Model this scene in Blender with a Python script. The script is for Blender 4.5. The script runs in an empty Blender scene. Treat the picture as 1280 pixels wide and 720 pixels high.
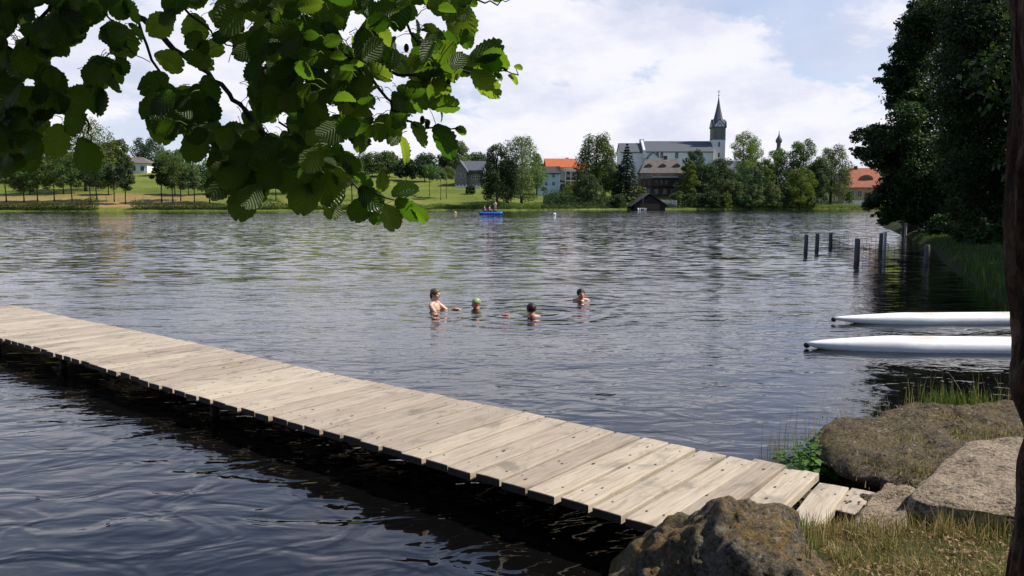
import bpy, bmesh, math, random
import numpy as np
from mathutils import Vector, Matrix, noise as mnoise
R = math.radians
scene = bpy.context.scene
COL = scene.collection

# ---------------------------------------------------------------- camera, light, exposure
CAM_H = 2.2
PITCH = math.atan(108.5 / 1000.0)
cam_d = bpy.data.cameras.new("camera")
cam_d.sensor_width = 36.0
cam_d.lens = 28.125
cam_d.clip_start = 0.05
cam_d.clip_end = 6000
cam = bpy.data.objects.new("camera", cam_d)
cam.location = (0, 0, CAM_H)
cam.rotation_euler = (math.pi / 2 - PITCH, 0, 0)
COL.objects.link(cam)
scene.camera = cam

SUN_AZ = R(90)      # to the right of the view direction
SUN_EL = R(47)
SUN = Vector((math.sin(SUN_AZ) * math.cos(SUN_EL), math.cos(SUN_AZ) * math.cos(SUN_EL), math.sin(SUN_EL)))
sun_d = bpy.data.lights.new("sun", "SUN")
sun_d.energy = 5.0
sun_d.angle = R(0.55)
sun_d.color = (1.0, 0.93, 0.82)
sun = bpy.data.objects.new("sun", sun_d)
sun.rotation_euler = SUN.to_track_quat('Z', 'Y').to_euler()
sun.location = (40, 20, 60)
COL.objects.link(sun)

world = bpy.data.worlds.new("World")
scene.world = world
world.use_nodes = True
WT = world.node_tree
WT.nodes.clear()
def wn(t, **k):
    n = WT.nodes.new(t)
    for a, b in k.items(): setattr(n, a, b)
    return n
sky = wn('ShaderNodeTexSky', sky_type='NISHITA', sun_disc=False, sun_elevation=SUN_EL, sun_rotation=SUN_AZ)
sky.air_density = 1.0; sky.dust_density = 0.6; sky.ozone_density = 1.5
bg = wn('ShaderNodeBackground'); bg.inputs['Strength'].default_value = 0.08
wo = wn('ShaderNodeOutputWorld')
tc = wn('ShaderNodeTexCoord')
sep = wn('ShaderNodeSeparateXYZ')
WT.links.new(tc.outputs['Generated'], sep.inputs[0])
def wm(op, a, b=None, c=None, clamp=False):
    n = wn('ShaderNodeMath', operation=op); n.use_clamp = clamp
    for i, v in enumerate((a, b, c)):
        if v is None: continue
        if isinstance(v, (int, float)): n.inputs[i].default_value = v
        else: WT.links.new(v, n.inputs[i])
    return n.outputs[0]
zc = wm('ADD', wm('MAXIMUM', sep.outputs[2], 0.0), 0.13)
cu = wm('DIVIDE', sep.outputs[0], zc); cv = wm('DIVIDE', sep.outputs[1], zc)
comb = wn('ShaderNodeCombineXYZ'); WT.links.new(cu, comb.inputs[0]); WT.links.new(cv, comb.inputs[1])
def wnoise(vec, scale, detail, rough, off=(0, 0, 0), dist=0.0):
    mp = wn('ShaderNodeMapping'); mp.inputs['Location'].default_value = off
    WT.links.new(vec, mp.inputs[0])
    n = wn('ShaderNodeTexNoise'); n.inputs['Scale'].default_value = scale
    n.inputs['Detail'].default_value = detail; n.inputs['Roughness'].default_value = rough
    n.inputs['Distortion'].default_value = dist
    WT.links.new(mp.outputs[0], n.inputs['Vector'])
    return n.outputs['Fac']
def wramp(fac, stops):
    r = wn('ShaderNodeValToRGB')
    r.color_ramp.elements[0].position = stops[0][0]; r.color_ramp.elements[0].color = stops[0][1]
    r.color_ramp.elements[1].position = stops[-1][0]; r.color_ramp.elements[1].color = stops[-1][1]
    for p, c in stops[1:-1]:
        e = r.color_ramp.elements.new(p); e.color = c
    WT.links.new(fac, r.inputs[0])
    return r.outputs[0]
g = lambda v: (v, v, v, 1)
# thin high cloud sheet, laid on a plane overhead
veil = wramp(wnoise(comb.outputs[0], 0.62, 6, 0.55, (3.1, 1.7, 0), 0.6), [(0.34, g(0)), (0.50, g(0.62)), (0.64, g(1))])
# low cumulus, seen side-on (direction space, stretched sideways)
mpc = wn('ShaderNodeMapping'); mpc.inputs['Scale'].default_value = (1.0, 1.0, 2.3)
WT.links.new(tc.outputs['Generated'], mpc.inputs[0])
cumn = wnoise(mpc.outputs[0], 3.4, 9, 0.62, (5.2, 0.9, 2.4), 0.15)
low = wramp(sep.outputs[2], [(0.0, g(0.07)), (0.12, g(0.05)), (0.30, g(-0.0)), (0.6, g(0.0))])
cum = wramp(wm('ADD', cumn, low), [(0.50, g(0)), (0.545, g(0.9)), (0.70, g(1))])
# how far the sheet reaches: dense toward the horizon and the sun side, opening to blue overhead and behind
open_up = wramp(sep.outputs[2], [(0.0, g(1)), (0.25, g(0.95)), (0.36, g(0.40)), (0.5, g(0.16)), (0.9, g(0.08))])
front = wramp(wm('MULTIPLY_ADD', sep.outputs[1], 0.5, 0.5), [(0.25, g(0.15)), (0.7, g(1))])
veil2 = wm('MULTIPLY', wm('MULTIPLY', wm('MULTIPLY_ADD', veil, 0.48, 0.52), open_up), front)
cum2 = wm('MULTIPLY', wm('MULTIPLY', cum, open_up), front)
shade = wnoise(mpc.outputs[0], 6.5, 6, 0.6, (1.0, 4.0, 2.0))
veilcol = wramp(shade, [(0.3, (6.7, 7.1, 8.6, 1)), (0.7, (8.2, 8.4, 9.8, 1))])
cumcol = wramp(shade, [(0.35, (7.6, 7.8, 9.3, 1)), (0.56, (9.9, 9.8, 10.6, 1))])
# Nishita sky, brightened a little by thin high haze
tint = wn('ShaderNodeMix', data_type='RGBA', blend_type='MULTIPLY'); tint.inputs[0].default_value = 1.0
WT.links.new(sky.outputs[0], tint.inputs[6]); tint.inputs[7].default_value = (1.3, 1.38, 1.58, 1)
m1 = wn('ShaderNodeMix', data_type='RGBA'); WT.links.new(veil2, m1.inputs[0])
WT.links.new(tint.outputs[2], m1.inputs[6]); WT.links.new(veilcol, m1.inputs[7])
m2 = wn('ShaderNodeMix', data_type='RGBA'); WT.links.new(cum2, m2.inputs[0])
WT.links.new(m1.outputs[2], m2.inputs[6]); WT.links.new(cumcol, m2.inputs[7])
WT.links.new(m2.outputs[2], bg.inputs['Color'])
WT.links.new(bg.outputs[0], wo.inputs[0])

scene.view_settings.view_transform = 'Standard'
scene.view_settings.look = 'None'
scene.view_settings.gamma = 1.0
scene.view_settings.use_curve_mapping = False
scene.view_settings.exposure = 0.3
scene.render.engine = 'CYCLES'
cy = scene.cycles
cy.max_bounces = 6; cy.diffuse_bounces = 2; cy.glossy_bounces = 3; cy.transmission_bounces = 4
cy.transparent_max_bounces = 6
cy.use_denoising = True
cy.sample_clamp_indirect = 4.0

# ---------------------------------------------------------------- helpers
ct, st = math.cos(PITCH), math.sin(PITCH)
def ray(px, py):
    u = (px - 640) / 1000.0; v = (360 - py) / 1000.0
    return Vector((u, ct + v * st, -st + v * ct))
def W(px, py, D):
    d = ray(px, py); return Vector((0, 0, CAM_H)) + d * (D / d.y)
def onZ(px, py, z):
    d = ray(px, py); return Vector((0, 0, CAM_H)) + d * ((z - CAM_H) / d.z)
def proj(P):
    x, y, z = P[0], P[1], P[2] - CAM_H
    f = y * ct - z * st; up = y * st + z * ct
    return 640 + 1000 * x / f, 360 - 1000 * up / f

def tag(o, label=None, cat=None, group=None, kind=None):
    if label: o['label'] = label
    if cat: o['category'] = cat
    if group: o['group'] = group
    if kind: o['kind'] = kind
    return o
def empty(name, loc, rz=0.0, **k):
    o = bpy.data.objects.new(name, None); o.empty_display_size = 0.3
    o.location = loc; o.rotation_euler = (0, 0, rz); COL.objects.link(o)
    return tag(o, **k)
def link(name, me, m=None, parent=None, smooth=False, loc=None):
    if m is not None:
        for mm in (m if isinstance(m, (list, tuple)) else [m]): me.materials.append(mm)
    if smooth:
        me.polygons.foreach_set('use_smooth', [True] * len(me.polygons))
    o = bpy.data.objects.new(name, me); COL.objects.link(o)
    if loc is not None: o.location = loc
    if parent is not None: o.parent = parent
    return o
def np_mesh(name, V, F, uv=None, attr=None):
    """V Nx3, F Mx4 or Mx3 numpy"""
    V = np.asarray(V, dtype=np.float32); F = np.asarray(F, dtype=np.int32)
    me = bpy.data.meshes.new(name)
    n, m, k = len(V), len(F), F.shape[1]
    me.vertices.add(n); me.vertices.foreach_set('co', V.ravel())
    me.loops.add(m * k); me.loops.foreach_set('vertex_index', F.ravel())
    me.polygons.add(m); me.polygons.foreach_set('loop_start', np.arange(0, m * k, k, dtype=np.int32))
    me.polygons.foreach_set('loop_total', np.full(m, k, dtype=np.int32))
    if uv is not None:
        l = me.uv_layers.new(name='uv'); l.data.foreach_set('uv', np.asarray(uv, dtype=np.float32)[F.ravel()].ravel())
    if attr is not None:
        for an, av in attr.items():
            a = me.attributes.new(an, 'FLOAT', 'POINT'); a.data.foreach_set('value', np.asarray(av, dtype=np.float32))
    me.update(calc_edges=True); me.validate()
    return me
class MB:
    """collects simple solids into one bmesh"""
    def __init__(s): s.bm = bmesh.new()
    def box(s, x0, x1, y0, y1, z0, z1, mi=0, bev=0.0, M=None):
        vs = [s.bm.verts.new((x, y, z)) for z in (z0, z1) for y in (y0, y1) for x in (x0, x1)]
        if M is not None:
            for v in vs: v.co = M @ v.co
        fs = [s.bm.faces.new([vs[i] for i in f]) for f in ((0, 2, 3, 1), (4, 5, 7, 6), (0, 1, 5, 4), (2, 6, 7, 3), (0, 4, 6, 2), (1, 3, 7, 5))]
        for f in fs: f.material_index = mi
        if bev > 0:
            es = list({e for f in fs for e in f.edges})
            bmesh.ops.bevel(s.bm, geom=es, offset=bev, segments=1, affect='EDGES')
        return s
    def poly(s, pts, mi=0):
        f = s.bm.faces.new([s.bm.verts.new(p) for p in pts]); f.material_index = mi; return s
    def prism(s, pts2, y0, y1, mi=0, axis='y'):
        """outline in (x,z) extruded along y; axis 'x': outline in (y,z) along x; 'z': (x,y) along z"""
        def P(a, b, c):
            return {'y': (a, c, b), 'x': (c, a, b), 'z': (a, b, c)}[axis]
        A = [s.bm.verts.new(P(p[0], p[1], y0)) for p in pts2]; B = [s.bm.verts.new(P(p[0], p[1], y1)) for p in pts2]
        n = len(A); fs = [s.bm.faces.new(A), s.bm.faces.new(B[::-1])]
        for i in range(n): fs.append(s.bm.faces.new([A[i], B[i], B[(i + 1) % n], A[(i + 1) % n]]))
        for f in fs: f.material_index = mi
        return s
    def tube(s, pts, rads, seg=8, mi=0, cap=True):
        pts = [Vector(p) for p in pts]; rings = []
        for i, p in enumerate(pts):
            t = (pts[min(i + 1, len(pts) - 1)] - pts[max(i - 1, 0)]).normalized()
            a = t.orthogonal().normalized() if i == 0 else (pa - t * pa.dot(t)).normalized()
            pa = a; b = t.cross(a)
            r = rads[i] if isinstance(rads, (list, tuple)) else rads
            rings.append([s.bm.verts.new(p + (a * math.cos(k * 2 * math.pi / seg) + b * math.sin(k * 2 * math.pi / seg)) * r) for k in range(seg)])
        for A, B in zip(rings, rings[1:]):
            for k in range(seg):
                f = s.bm.faces.new([A[k], A[(k + 1) % seg], B[(k + 1) % seg], B[k]]); f.material_index = mi; f.smooth = True
        if cap:
            f = s.bm.faces.new(rings[0][::-1]); f.material_index = mi
            f = s.bm.faces.new(rings[-1]); f.material_index = mi
        return s
    def ell(s, c, r, mi=0, sub=3, M=None):
        d = bmesh.ops.create_icosphere(s.bm, subdivisions=sub, radius=1.0)
        for v in d['verts']:
            p = Vector((v.co.x * r[0], v.co.y * r[1], v.co.z * r[2]))
            if M is not None: p = M @ p
            v.co = p + Vector(c)
            for f in v.link_faces: f.material_index = mi; f.smooth = True
        return s
    def build(s, name, m=None, parent=None, smooth=False, loc=None, recalc=True):
        if recalc: bmesh.ops.recalc_face_normals(s.bm, faces=s.bm.faces[:])
        me = bpy.data.meshes.new(name); s.bm.to_mesh(me); s.bm.free()
        return link(name, me, m, parent, smooth, loc)

# ---------------------------------------------------------------- materials
def newmat(name):
    m = bpy.data.materials.new(name); m.use_nodes = True
    nt = m.node_tree; nt.nodes.clear()
    out = nt.nodes.new('ShaderNodeOutputMaterial')
    return m, nt, out
class NT:
    def __init__(s, nt): s.nt = nt
    def n(s, t, ins=None, **k):
        n = s.nt.nodes.new(t)
        for a, b in k.items(): setattr(n, a, b)
        for a, b in (ins or {}).items():
            if isinstance(b, bpy.types.NodeSocket): s.nt.links.new(b, n.inputs[a])
            else: n.inputs[a].default_value = b
        return n
    def math(s, op, a, b=None, c=None, clamp=False):
        n = s.nt.nodes.new('ShaderNodeMath'); n.operation = op; n.use_clamp = clamp
        for i, v in enumerate((a, b, c)):
            if v is None: continue
            if isinstance(v, bpy.types.NodeSocket): s.nt.links.new(v, n.inputs[i])
            else: n.inputs[i].default_value = v
        return n.outputs[0]
    def noise(s, vec, scale, detail=4, rough=0.55, dist=0.0, mscale=None, loc=None):
        if mscale is not None or loc is not None:
            mp = s.n('ShaderNodeMapping', {0: vec})
            if mscale is not None: mp.inputs['Scale'].default_value = mscale
            if loc is not None: mp.inputs['Location'].default_value = loc
            vec = mp.outputs[0]
        return s.n('ShaderNodeTexNoise', {'Vector': vec, 'Scale': scale, 'Detail': detail, 'Roughness': rough, 'Distortion': dist}).outputs['Fac']
    def ramp(s, fac, stops):
        r = s.nt.nodes.new('ShaderNodeValToRGB'); cr = r.color_ramp
        f = lambda c: (c, c, c, 1) if isinstance(c, (int, float)) else (c[0], c[1], c[2], 1)
        cr.elements[0].position = stops[0][0]; cr.elements[0].color = f(stops[0][1])
        cr.elements[1].position = stops[-1][0]; cr.elements[1].color = f(stops[-1][1])
        for p, c in stops[1:-1]: e = cr.elements.new(p); e.color = f(c)
        s.nt.links.new(fac, r.inputs[0]); return r.outputs[0]
    def mix(s, fac, a, b, blend='MIX'):
        n = s.nt.nodes.new('ShaderNodeMix'); n.data_type = 'RGBA'; n.blend_type = blend
        for i, v in ((0, fac), (6, a), (7, b)):
            if isinstance(v, bpy.types.NodeSocket): s.nt.links.new(v, n.inputs[i])
            elif i == 0: n.inputs[0].default_value = v
            else: n.inputs[i].default_value = (v[0], v[1], v[2], 1)
        return n.outputs[2]
    def bump(s, h, strength=0.5, distance=0.02, normal=None):
        n = s.n('ShaderNodeBump', {'Height': h, 'Strength': strength, 'Distance': distance})
        if normal is not None: s.nt.links.new(normal, n.inputs['Normal'])
        return n.outputs[0]
def simple(name, a, b=None, scale=3.0, rough=0.8, bump=0.0, bscale=20.0, bdist=0.02, ms=None, spec=0.3, metal=0.0, hue_obj=0.0):
    """two-tone noise material in object space"""
    m, nt, out = newmat(name); N = NT(nt)
    tcn = N.n('ShaderNodeTexCoord'); vec = tcn.outputs['Object']
    b = b or tuple(c * 0.75 for c in a)
    f = N.noise(vec, scale, 6, 0.6, 0.2, ms)
    col = N.ramp(f, [(0.32, a), (0.68, b)])
    if hue_obj > 0:
        oi = N.n('ShaderNodeObjectInfo')
        hs = N.n('ShaderNodeHueSaturation', {'Hue': N.math('MULTIPLY_ADD', oi.outputs['Random'], hue_obj * 0.12, 0.5 - hue_obj * 0.06),
                 'Value': N.math('MULTIPLY_ADD', oi.outputs['Random'], hue_obj, 1 - hue_obj * 0.5), 'Color': col})
        col = hs.outputs[0]
    p = N.n('ShaderNodeBsdfPrincipled', {'Base Color': col, 'Roughness': rough, 'Specular IOR Level': spec, 'Metallic': metal})
    if bump > 0:
        nt.links.new(N.bump(N.noise(vec, bscale, 6, 0.65, 0.0, ms), bump, bdist), p.inputs['Normal'])
    nt.links.new(p.outputs[0], out.inputs[0])
    return m
def foliage_mat(name, a, b, trans=0.35, ta=None, rough=0.6):
    m, nt, out = newmat(name); N = NT(nt)
    geo = N.n('ShaderNodeNewGeometry'); oi = N.n('ShaderNodeObjectInfo')
    f = N.noise(geo.outputs['Position'], 0.9, 3, 0.6)
    fr = N.math('MULTIPLY_ADD', geo.outputs['Random Per Island'], 0.5, N.math('MULTIPLY', f, 0.5))
    col = N.ramp(fr, [(0.25, a), (0.75, b)])
    hs = N.n('ShaderNodeHueSaturation', {'Hue': N.math('MULTIPLY_ADD', oi.outputs['Random'], 0.04, 0.48),
             'Saturation': 0.95, 'Value': N.math('MULTIPLY_ADD', oi.outputs['Random'], 0.5, 0.75), 'Color': col})
    col = hs.outputs[0]
    d = N.n('ShaderNodeBsdfPrincipled', {'Base Color': col, 'Roughness': rough, 'Specular IOR Level': 0.25})
    t = N.n('ShaderNodeBsdfTranslucent', {'Color': N.mix(1.0, col, ta or (1.5, 1.7, 0.5), 'MULTIPLY')})
    mx = N.n('ShaderNodeMixShader', {0: trans, 1: d.outputs[0], 2: t.outputs[0]})
    nt.links.new(mx.outputs[0], out.inputs[0])
    return m
# ---------------------------------------------------------------- lake outline and terrain
def fw(px, D): return ((px - 640) / 1000.0 * D, D)
lake = [(0.62, 4.75), (0.50, 4.1), (0.2, 3.6), (-1.5, 3.1), (-10, 2.2), (-60, -6), (-200, 10), (-260, 100), (-190, 168),
        fw(0, 176), fw(200, 179), fw(400, 185), fw(560, 195), fw(640, 193), fw(760, 209), fw(900, 216), fw(1000, 224), fw(1100, 231),
        (125, 235), (120, 200), (60, 120), (36, 80), (26.5, 55), (24.5, 50), (19.5, 37), (15.2, 28), (12.2, 21), (10.0, 15.8), (9.2, 12.0),
        (7.6, 9.0), (5.2, 7.6), (3.6, 6.9), (2.4, 6.1), (2.15, 5.55), (2.95, 5.28), (3.0, 5.1), (2.35, 5.0), (2.02, 4.86), (1.5, 4.72), (1.1, 4.78)]
LP = np.array(lake, dtype=np.float64)
def sdf(X, Y):
    """distance to the shoreline, positive on land"""
    X = np.asarray(X, float); Y = np.asarray(Y, float)
    d = np.full(X.shape, 1e18); inside = np.zeros(X.shape, bool)
    n = len(LP)
    for i in range(n):
        a = LP[i]; b = LP[(i + 1) % n]; e = b - a
        t = np.clip(((X - a[0]) * e[0] + (Y - a[1]) * e[1]) / (e @ e), 0, 1)
        dx = X - a[0] - t * e[0]; dy = Y - a[1] - t * e[1]
        d = np.minimum(d, dx * dx + dy * dy)
        c = ((a[1] > Y) != (b[1] > Y))
        with np.errstate(divide='ignore', invalid='ignore'):
            xi = (b[0] - a[0]) * (Y - a[1]) / (b[1] - a[1] + 1e-12) + a[0]
        inside ^= (c & (X < xi))
    d = np.sqrt(d)
    return np.where(inside, -d, d)
def vnoise(X, Y, s, seed=0):
    """cheap smooth value noise"""
    rs = np.random.RandomState(seed); T = rs.rand(64, 64)
    x = X / s; y = Y / s; xi = np.floor(x).astype(int); yi = np.floor(y).astype(int)
    fx = x - xi; fy = y - yi; fx = fx * fx * (3 - 2 * fx); fy = fy * fy * (3 - 2 * fy)
    g_ = lambda i, j: T[i % 64, j % 64]
    return (g_(xi, yi) * (1 - fx) + g_(xi + 1, yi) * fx) * (1 - fy) + (g_(xi, yi + 1) * (1 - fx) + g_(xi + 1, yi + 1) * fx) * fy
def height(X, Y):
    X = np.asarray(X, float); Y = np.asarray(Y, float)
    s = sdf(X, Y); p = np.maximum(s, 0)
    near = 0.26 * (1 - np.exp(-p / 0.12)) + 0.30 * (1 - np.exp(-p / 1.6)) + 0.02 * np.maximum(p - 3, 0).clip(0, 60)
    slope = 0.11 + 0.03 * np.clip((X - 0) / 40, 0, 1) - 0.05 * np.clip((X - 60) / 30, 0, 1)
    far = 0.45 * (1 - np.exp(-p / 0.8)) + slope * np.minimum(p, 110) + 0.02 * np.maximum(p - 110, 0).clip(0, 300)
    w = np.clip((Y - 90) / 60, 0, 1)
    h = near * (1 - w) + far * w
    amp = 0.03 * (1 - w) + 0.5 * w * np.clip(p / 30, 0, 1)
    h = h + amp * (vnoise(X, Y, 0.45, 1) - 0.5) * (1 - w) + amp * (vnoise(X, Y, 18, 2) - 0.5) * w
    return np.where(s > 0, h, np.maximum(-1.4, -0.05 + s * 0.9))
def H(x, y): return float(height(np.array([x]), np.array([y]))[0])
def axis(parts): return np.unique(np.round(np.concatenate(parts), 4))
gx = axis([-np.geomspace(4, 3000, 60)[::-1], np.arange(-4, 12, 0.11), np.arange(12, 40, 0.7), np.arange(40, 140, 4), np.geomspace(140, 3000, 24), -np.arange(6, 170, 5.0)])
gy = axis([-np.geomspace(4, 3000, 30)[::-1], np.arange(-4, 11, 0.11), np.arange(11, 60, 0.7), np.arange(60, 165, 6), np.arange(165, 330, 1.6), np.geomspace(330, 4000, 30)])
GX, GY = np.meshgrid(gx, gy)
GZ = height(GX, GY)
GS = sdf(GX, GY)
nx, ny = len(gx), len(gy)
V = np.stack([GX.ravel(), GY.ravel(), GZ.ravel()], 1)
ii = (np.arange(ny - 1)[:, None] * nx + np.arange(nx - 1)[None, :]).ravel()
F = np.stack([ii, ii + 1, ii + nx + 1, ii + nx], 1)
# dried-out band of grass low on the left meadow
dry = np.clip((-70 - GX) / 12, 0, 1) * np.clip((GS - 3) / 3, 0, 1) * np.clip((34 + 10 * (vnoise(GX, GY, 14, 5) - 0.5) - GS) / 10, 0, 1) * (GY > 120)
dry += 0.8 * (GY > 120) * np.clip((-20 - GX) / 10, 0, 1) * np.clip((vnoise(GX, GY, 9, 6) - 0.62) * 5, 0, 1) * np.clip((GS - 2) / 3, 0, 1) * np.clip((20 - GS) / 5, 0, 1)
def ground_mat():
    m, nt, out = newmat('ground_grass'); N = NT(nt)
    geo = N.n('ShaderNodeNewGeometry'); P = geo.outputs['Position']
    at = N.n('ShaderNodeAttribute', attribute_name='dry').outputs['Fac']
    sepn = N.n('ShaderNodeSeparateXYZ', {0: P})
    isfar = N.ramp(N.math('DIVIDE', sepn.outputs[1], 200.0), [(0.45, 0.0), (0.6, 1.0)])
    fine = N.noise(P, 9.0, 8, 0.7)
    near = N.ramp(fine, [(0.3, (0.030, 0.026, 0.012)), (0.5, (0.075, 0.068, 0.026)), (0.68, (0.16, 0.115, 0.06))])
    big = N.noise(P, 0.05, 5, 0.6, 0.3); mid = N.noise(P, 0.9, 5, 0.7)
    fg = N.ramp(N.math('MULTIPLY_ADD', mid, 0.5, N.math('MULTIPLY', big, 0.5)), [(0.38, (0.060, 0.085, 0.014)), (0.5, (0.115, 0.145, 0.024)), (0.62, (0.175, 0.19, 0.042))])
    fd = N.ramp(mid, [(0.35, (0.21, 0.135, 0.055)), (0.65, (0.34, 0.235, 0.11))])
    far = N.mix(at, fg, fd)
    shade_green = N.ramp(fine, [(0.3, (0.012, 0.018, 0.006)), (0.7, (0.035, 0.045, 0.014))])  # tree shade of the right bank put into the ground colour
    near = N.mix(N.ramp(N.math('DIVIDE', sepn.outputs[1], 20.0), [(0.45, 0.0), (0.58, 1.0)]), near, shade_green)
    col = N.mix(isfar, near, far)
    p = N.n('ShaderNodeBsdfPrincipled', {'Base Color': col, 'Roughness': 0.95, 'Specular IOR Level': 0.1})
    nt.links.new(N.bump(N.noise(P, 30, 6, 0.7), 0.8, 0.03), p.inputs['Normal'])
    nt.links.new(p.outputs[0], out.inputs[0])
    return m
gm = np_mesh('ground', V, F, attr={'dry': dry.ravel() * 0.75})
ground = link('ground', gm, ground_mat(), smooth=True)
tag(ground, 'grassy ground of the near bank, the far meadow and the village hill', 'ground', kind='structure')

WAVE = 0.95
def water_mat():
    m, nt, out = newmat('lake_water'); N = NT(nt)
    geo = N.n('ShaderNodeNewGeometry'); P = geo.outputs['Position']
    sp = N.n('ShaderNodeSeparateXYZ', {0: P})
    dist = N.n('ShaderNodeVectorMath', {0: P}, operation='LENGTH').outputs['Value']
    # wind ripples, crests roughly across the view
    rip = N.noise(P, 5.0, 3, 0.55, 0.4, (0.55, 1.25, 1.0))
    chop = N.noise(P, 1.35, 3, 0.5, 0.6, (0.6, 1.2, 1.0), (4, 2, 0))
    swell = N.noise(P, 0.42, 2, 0.5, 0.3, (0.7, 1.2, 1.0), (7, 1, 0))
    fine = N.noise(P, 14.0, 2, 0.5, 0.2, (0.6, 1.2, 1.0))
    calm = N.ramp(N.noise(P, 0.045, 3, 0.55, 0.8, (0.45, 1.0, 1.0), (1, 5, 0)), [(0.40, 0.35), (0.60, 1.0)])
    nearcalm = N.math('MULTIPLY', N.ramp(N.math('DIVIDE', dist, 80.0), [(0.05, 0.04), (0.10, 0.10), (0.19, 0.26), (0.45, 0.55), (1.0, 1.0)]), 2.3)
    amt = N.math('MULTIPLY', calm, nearcalm)
    # rings and churn around the bathers
    def churn(cx, cy, r, freq, a):
        dx = N.math('SUBTRACT', sp.outputs[0], cx); dy = N.math('SUBTRACT', sp.outputs[1], cy)
        dd = N.math('SQRT', N.math('ADD', N.math('MULTIPLY', dx, dx), N.math('MULTIPLY', dy, dy)))
        fall = N.ramp(N.math('DIVIDE', dd, r), [(0.0, 1.0), (1.0, 0.0)])
        w = N.math('SINE', N.math('MULTIPLY', N.math('ADD', dd, N.math('MULTIPLY', chop, 0.5)), freq))
        return N.math('MULTIPLY', N.math('MULTIPLY', w, fall), a)
    ch = N.math('ADD', churn(-1.3, 16.2, 2.2, 13.0, 0.20), churn(0.55, 15.6, 3.2, 11.0, 0.30))
    ch = N.math('ADD', ch, churn(1.5, 17.8, 2.4, 12.0, 0.16))
    h = N.math('ADD', N.math('MULTIPLY', rip, 0.30), N.math('MULTIPLY', chop, 1.0))
    h = N.math('ADD', h, N.math('MULTIPLY', fine, 0.05))
    h = N.math('MULTIPLY', h, amt)
    h = N.math('ADD', h, N.math('MULTIPLY', swell, N.math('MULTIPLY_ADD', nearcalm, 0.35, 0.32)))
    lap = N.noise(P, 2.1, 2, 0.45, 1.1, (0.75, 1.2, 1.0), (2, 9, 0))
    h = N.math('ADD', h, N.math('MULTIPLY', lap, N.ramp(N.math('DIVIDE', dist, 20.0), [(0.3, 0.30), (0.7, 0.08)])))
    h = N.math('ADD', h, N.math('MULTIPLY', ch, 0.6))
    nrm_near = N.bump(h, 1.0, 0.095)
    # beyond the jetty each pixel spans several ripples: tilt the surface directly
    def tilt(scale, loc, det=3):
        mp = N.n('ShaderNodeMapping', {0: P}); mp.inputs['Scale'].default_value = (0.5, 1.25, 1.0); mp.inputs['Location'].default_value = loc
        c = N.n('ShaderNodeTexNoise', {'Vector': mp.outputs[0], 'Scale': scale, 'Detail': det, 'Roughness': 0.55, 'Distortion': 0.3}).outputs['Color']
        return N.n('ShaderNodeVectorMath', {0: c, 1: (0.5, 0.5, 0.5)}, operation='SUBTRACT').outputs[0]
    t1 = tilt(3.0, (3, 1, 0)); t2 = tilt(0.55, (8, 2, 0), 2)
    tv = N.n('ShaderNodeVectorMath', {0: t1, 1: N.n('ShaderNodeVectorMath', {0: t2, 'Scale': 0.25}, operation='SCALE').outputs[0]}, operation='ADD').outputs[0]
    tv = N.n('ShaderNodeVectorMath', {0: tv, 1: (0.55, 1.0, 0.0)}, operation='MULTIPLY').outputs[0]
    amp_ = N.math('MULTIPLY', N.math('MULTIPLY', N.math('MULTIPLY_ADD', calm, 0.7, 0.3), N.ramp(N.math('DIVIDE', dist, 150.0), [(0.1, 0.55), (0.6, 1.0)])), WAVE)
    tv = N.n('ShaderNodeVectorMath', {0: tv, 'Scale': amp_}, operation='SCALE').outputs[0]
    nf_ = N.n('ShaderNodeVectorMath', {0: tv, 1: (0, 0, 1)}, operation='ADD').outputs[0]
    nf_ = N.n('ShaderNodeVectorMath', {0: nf_}, operation='NORMALIZE').outputs[0]
    farw = N.ramp(N.math('DIVIDE', dist, 60.0), [(0.20, 0.0), (0.42, 0.7), (0.8, 1.0)])
    nm = N.n('ShaderNodeMix', data_type='VECTOR'); nt.links.new(farw, nm.inputs[0]); nt.links.new(nrm_near, nm.inputs[4]); nt.links.new(nf_, nm.inputs[5])
    nrm = N.n('ShaderNodeVectorMath', {0: nm.outputs[1]}, operation='NORMALIZE').outputs[0]
    shallow = N.ramp(N.noise(P, 0.6, 3, 0.5), [(0.3, (0.0025, 0.0025, 0.003)), (0.7, (0.005, 0.0045, 0.004))])
    p = N.n('ShaderNodeBsdfPrincipled', {'Base Color': shallow, 'Roughness': 0.03, 'IOR': 1.58, 'Specular IOR Level': 0.5})
    nt.links.new(nrm, p.inputs['Normal'])
    nt.links.new(p.outputs[0], out.inputs[0])
    return m
wb = MB(); wb.poly([(-320, -20, 0), (220, -20, 0), (220, 260, 0), (-320, 260, 0)])
water = wb.build('water', water_mat(), recalc=False)
tag(water, 'dark rippled lake water', 'lake', kind='structure')
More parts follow.
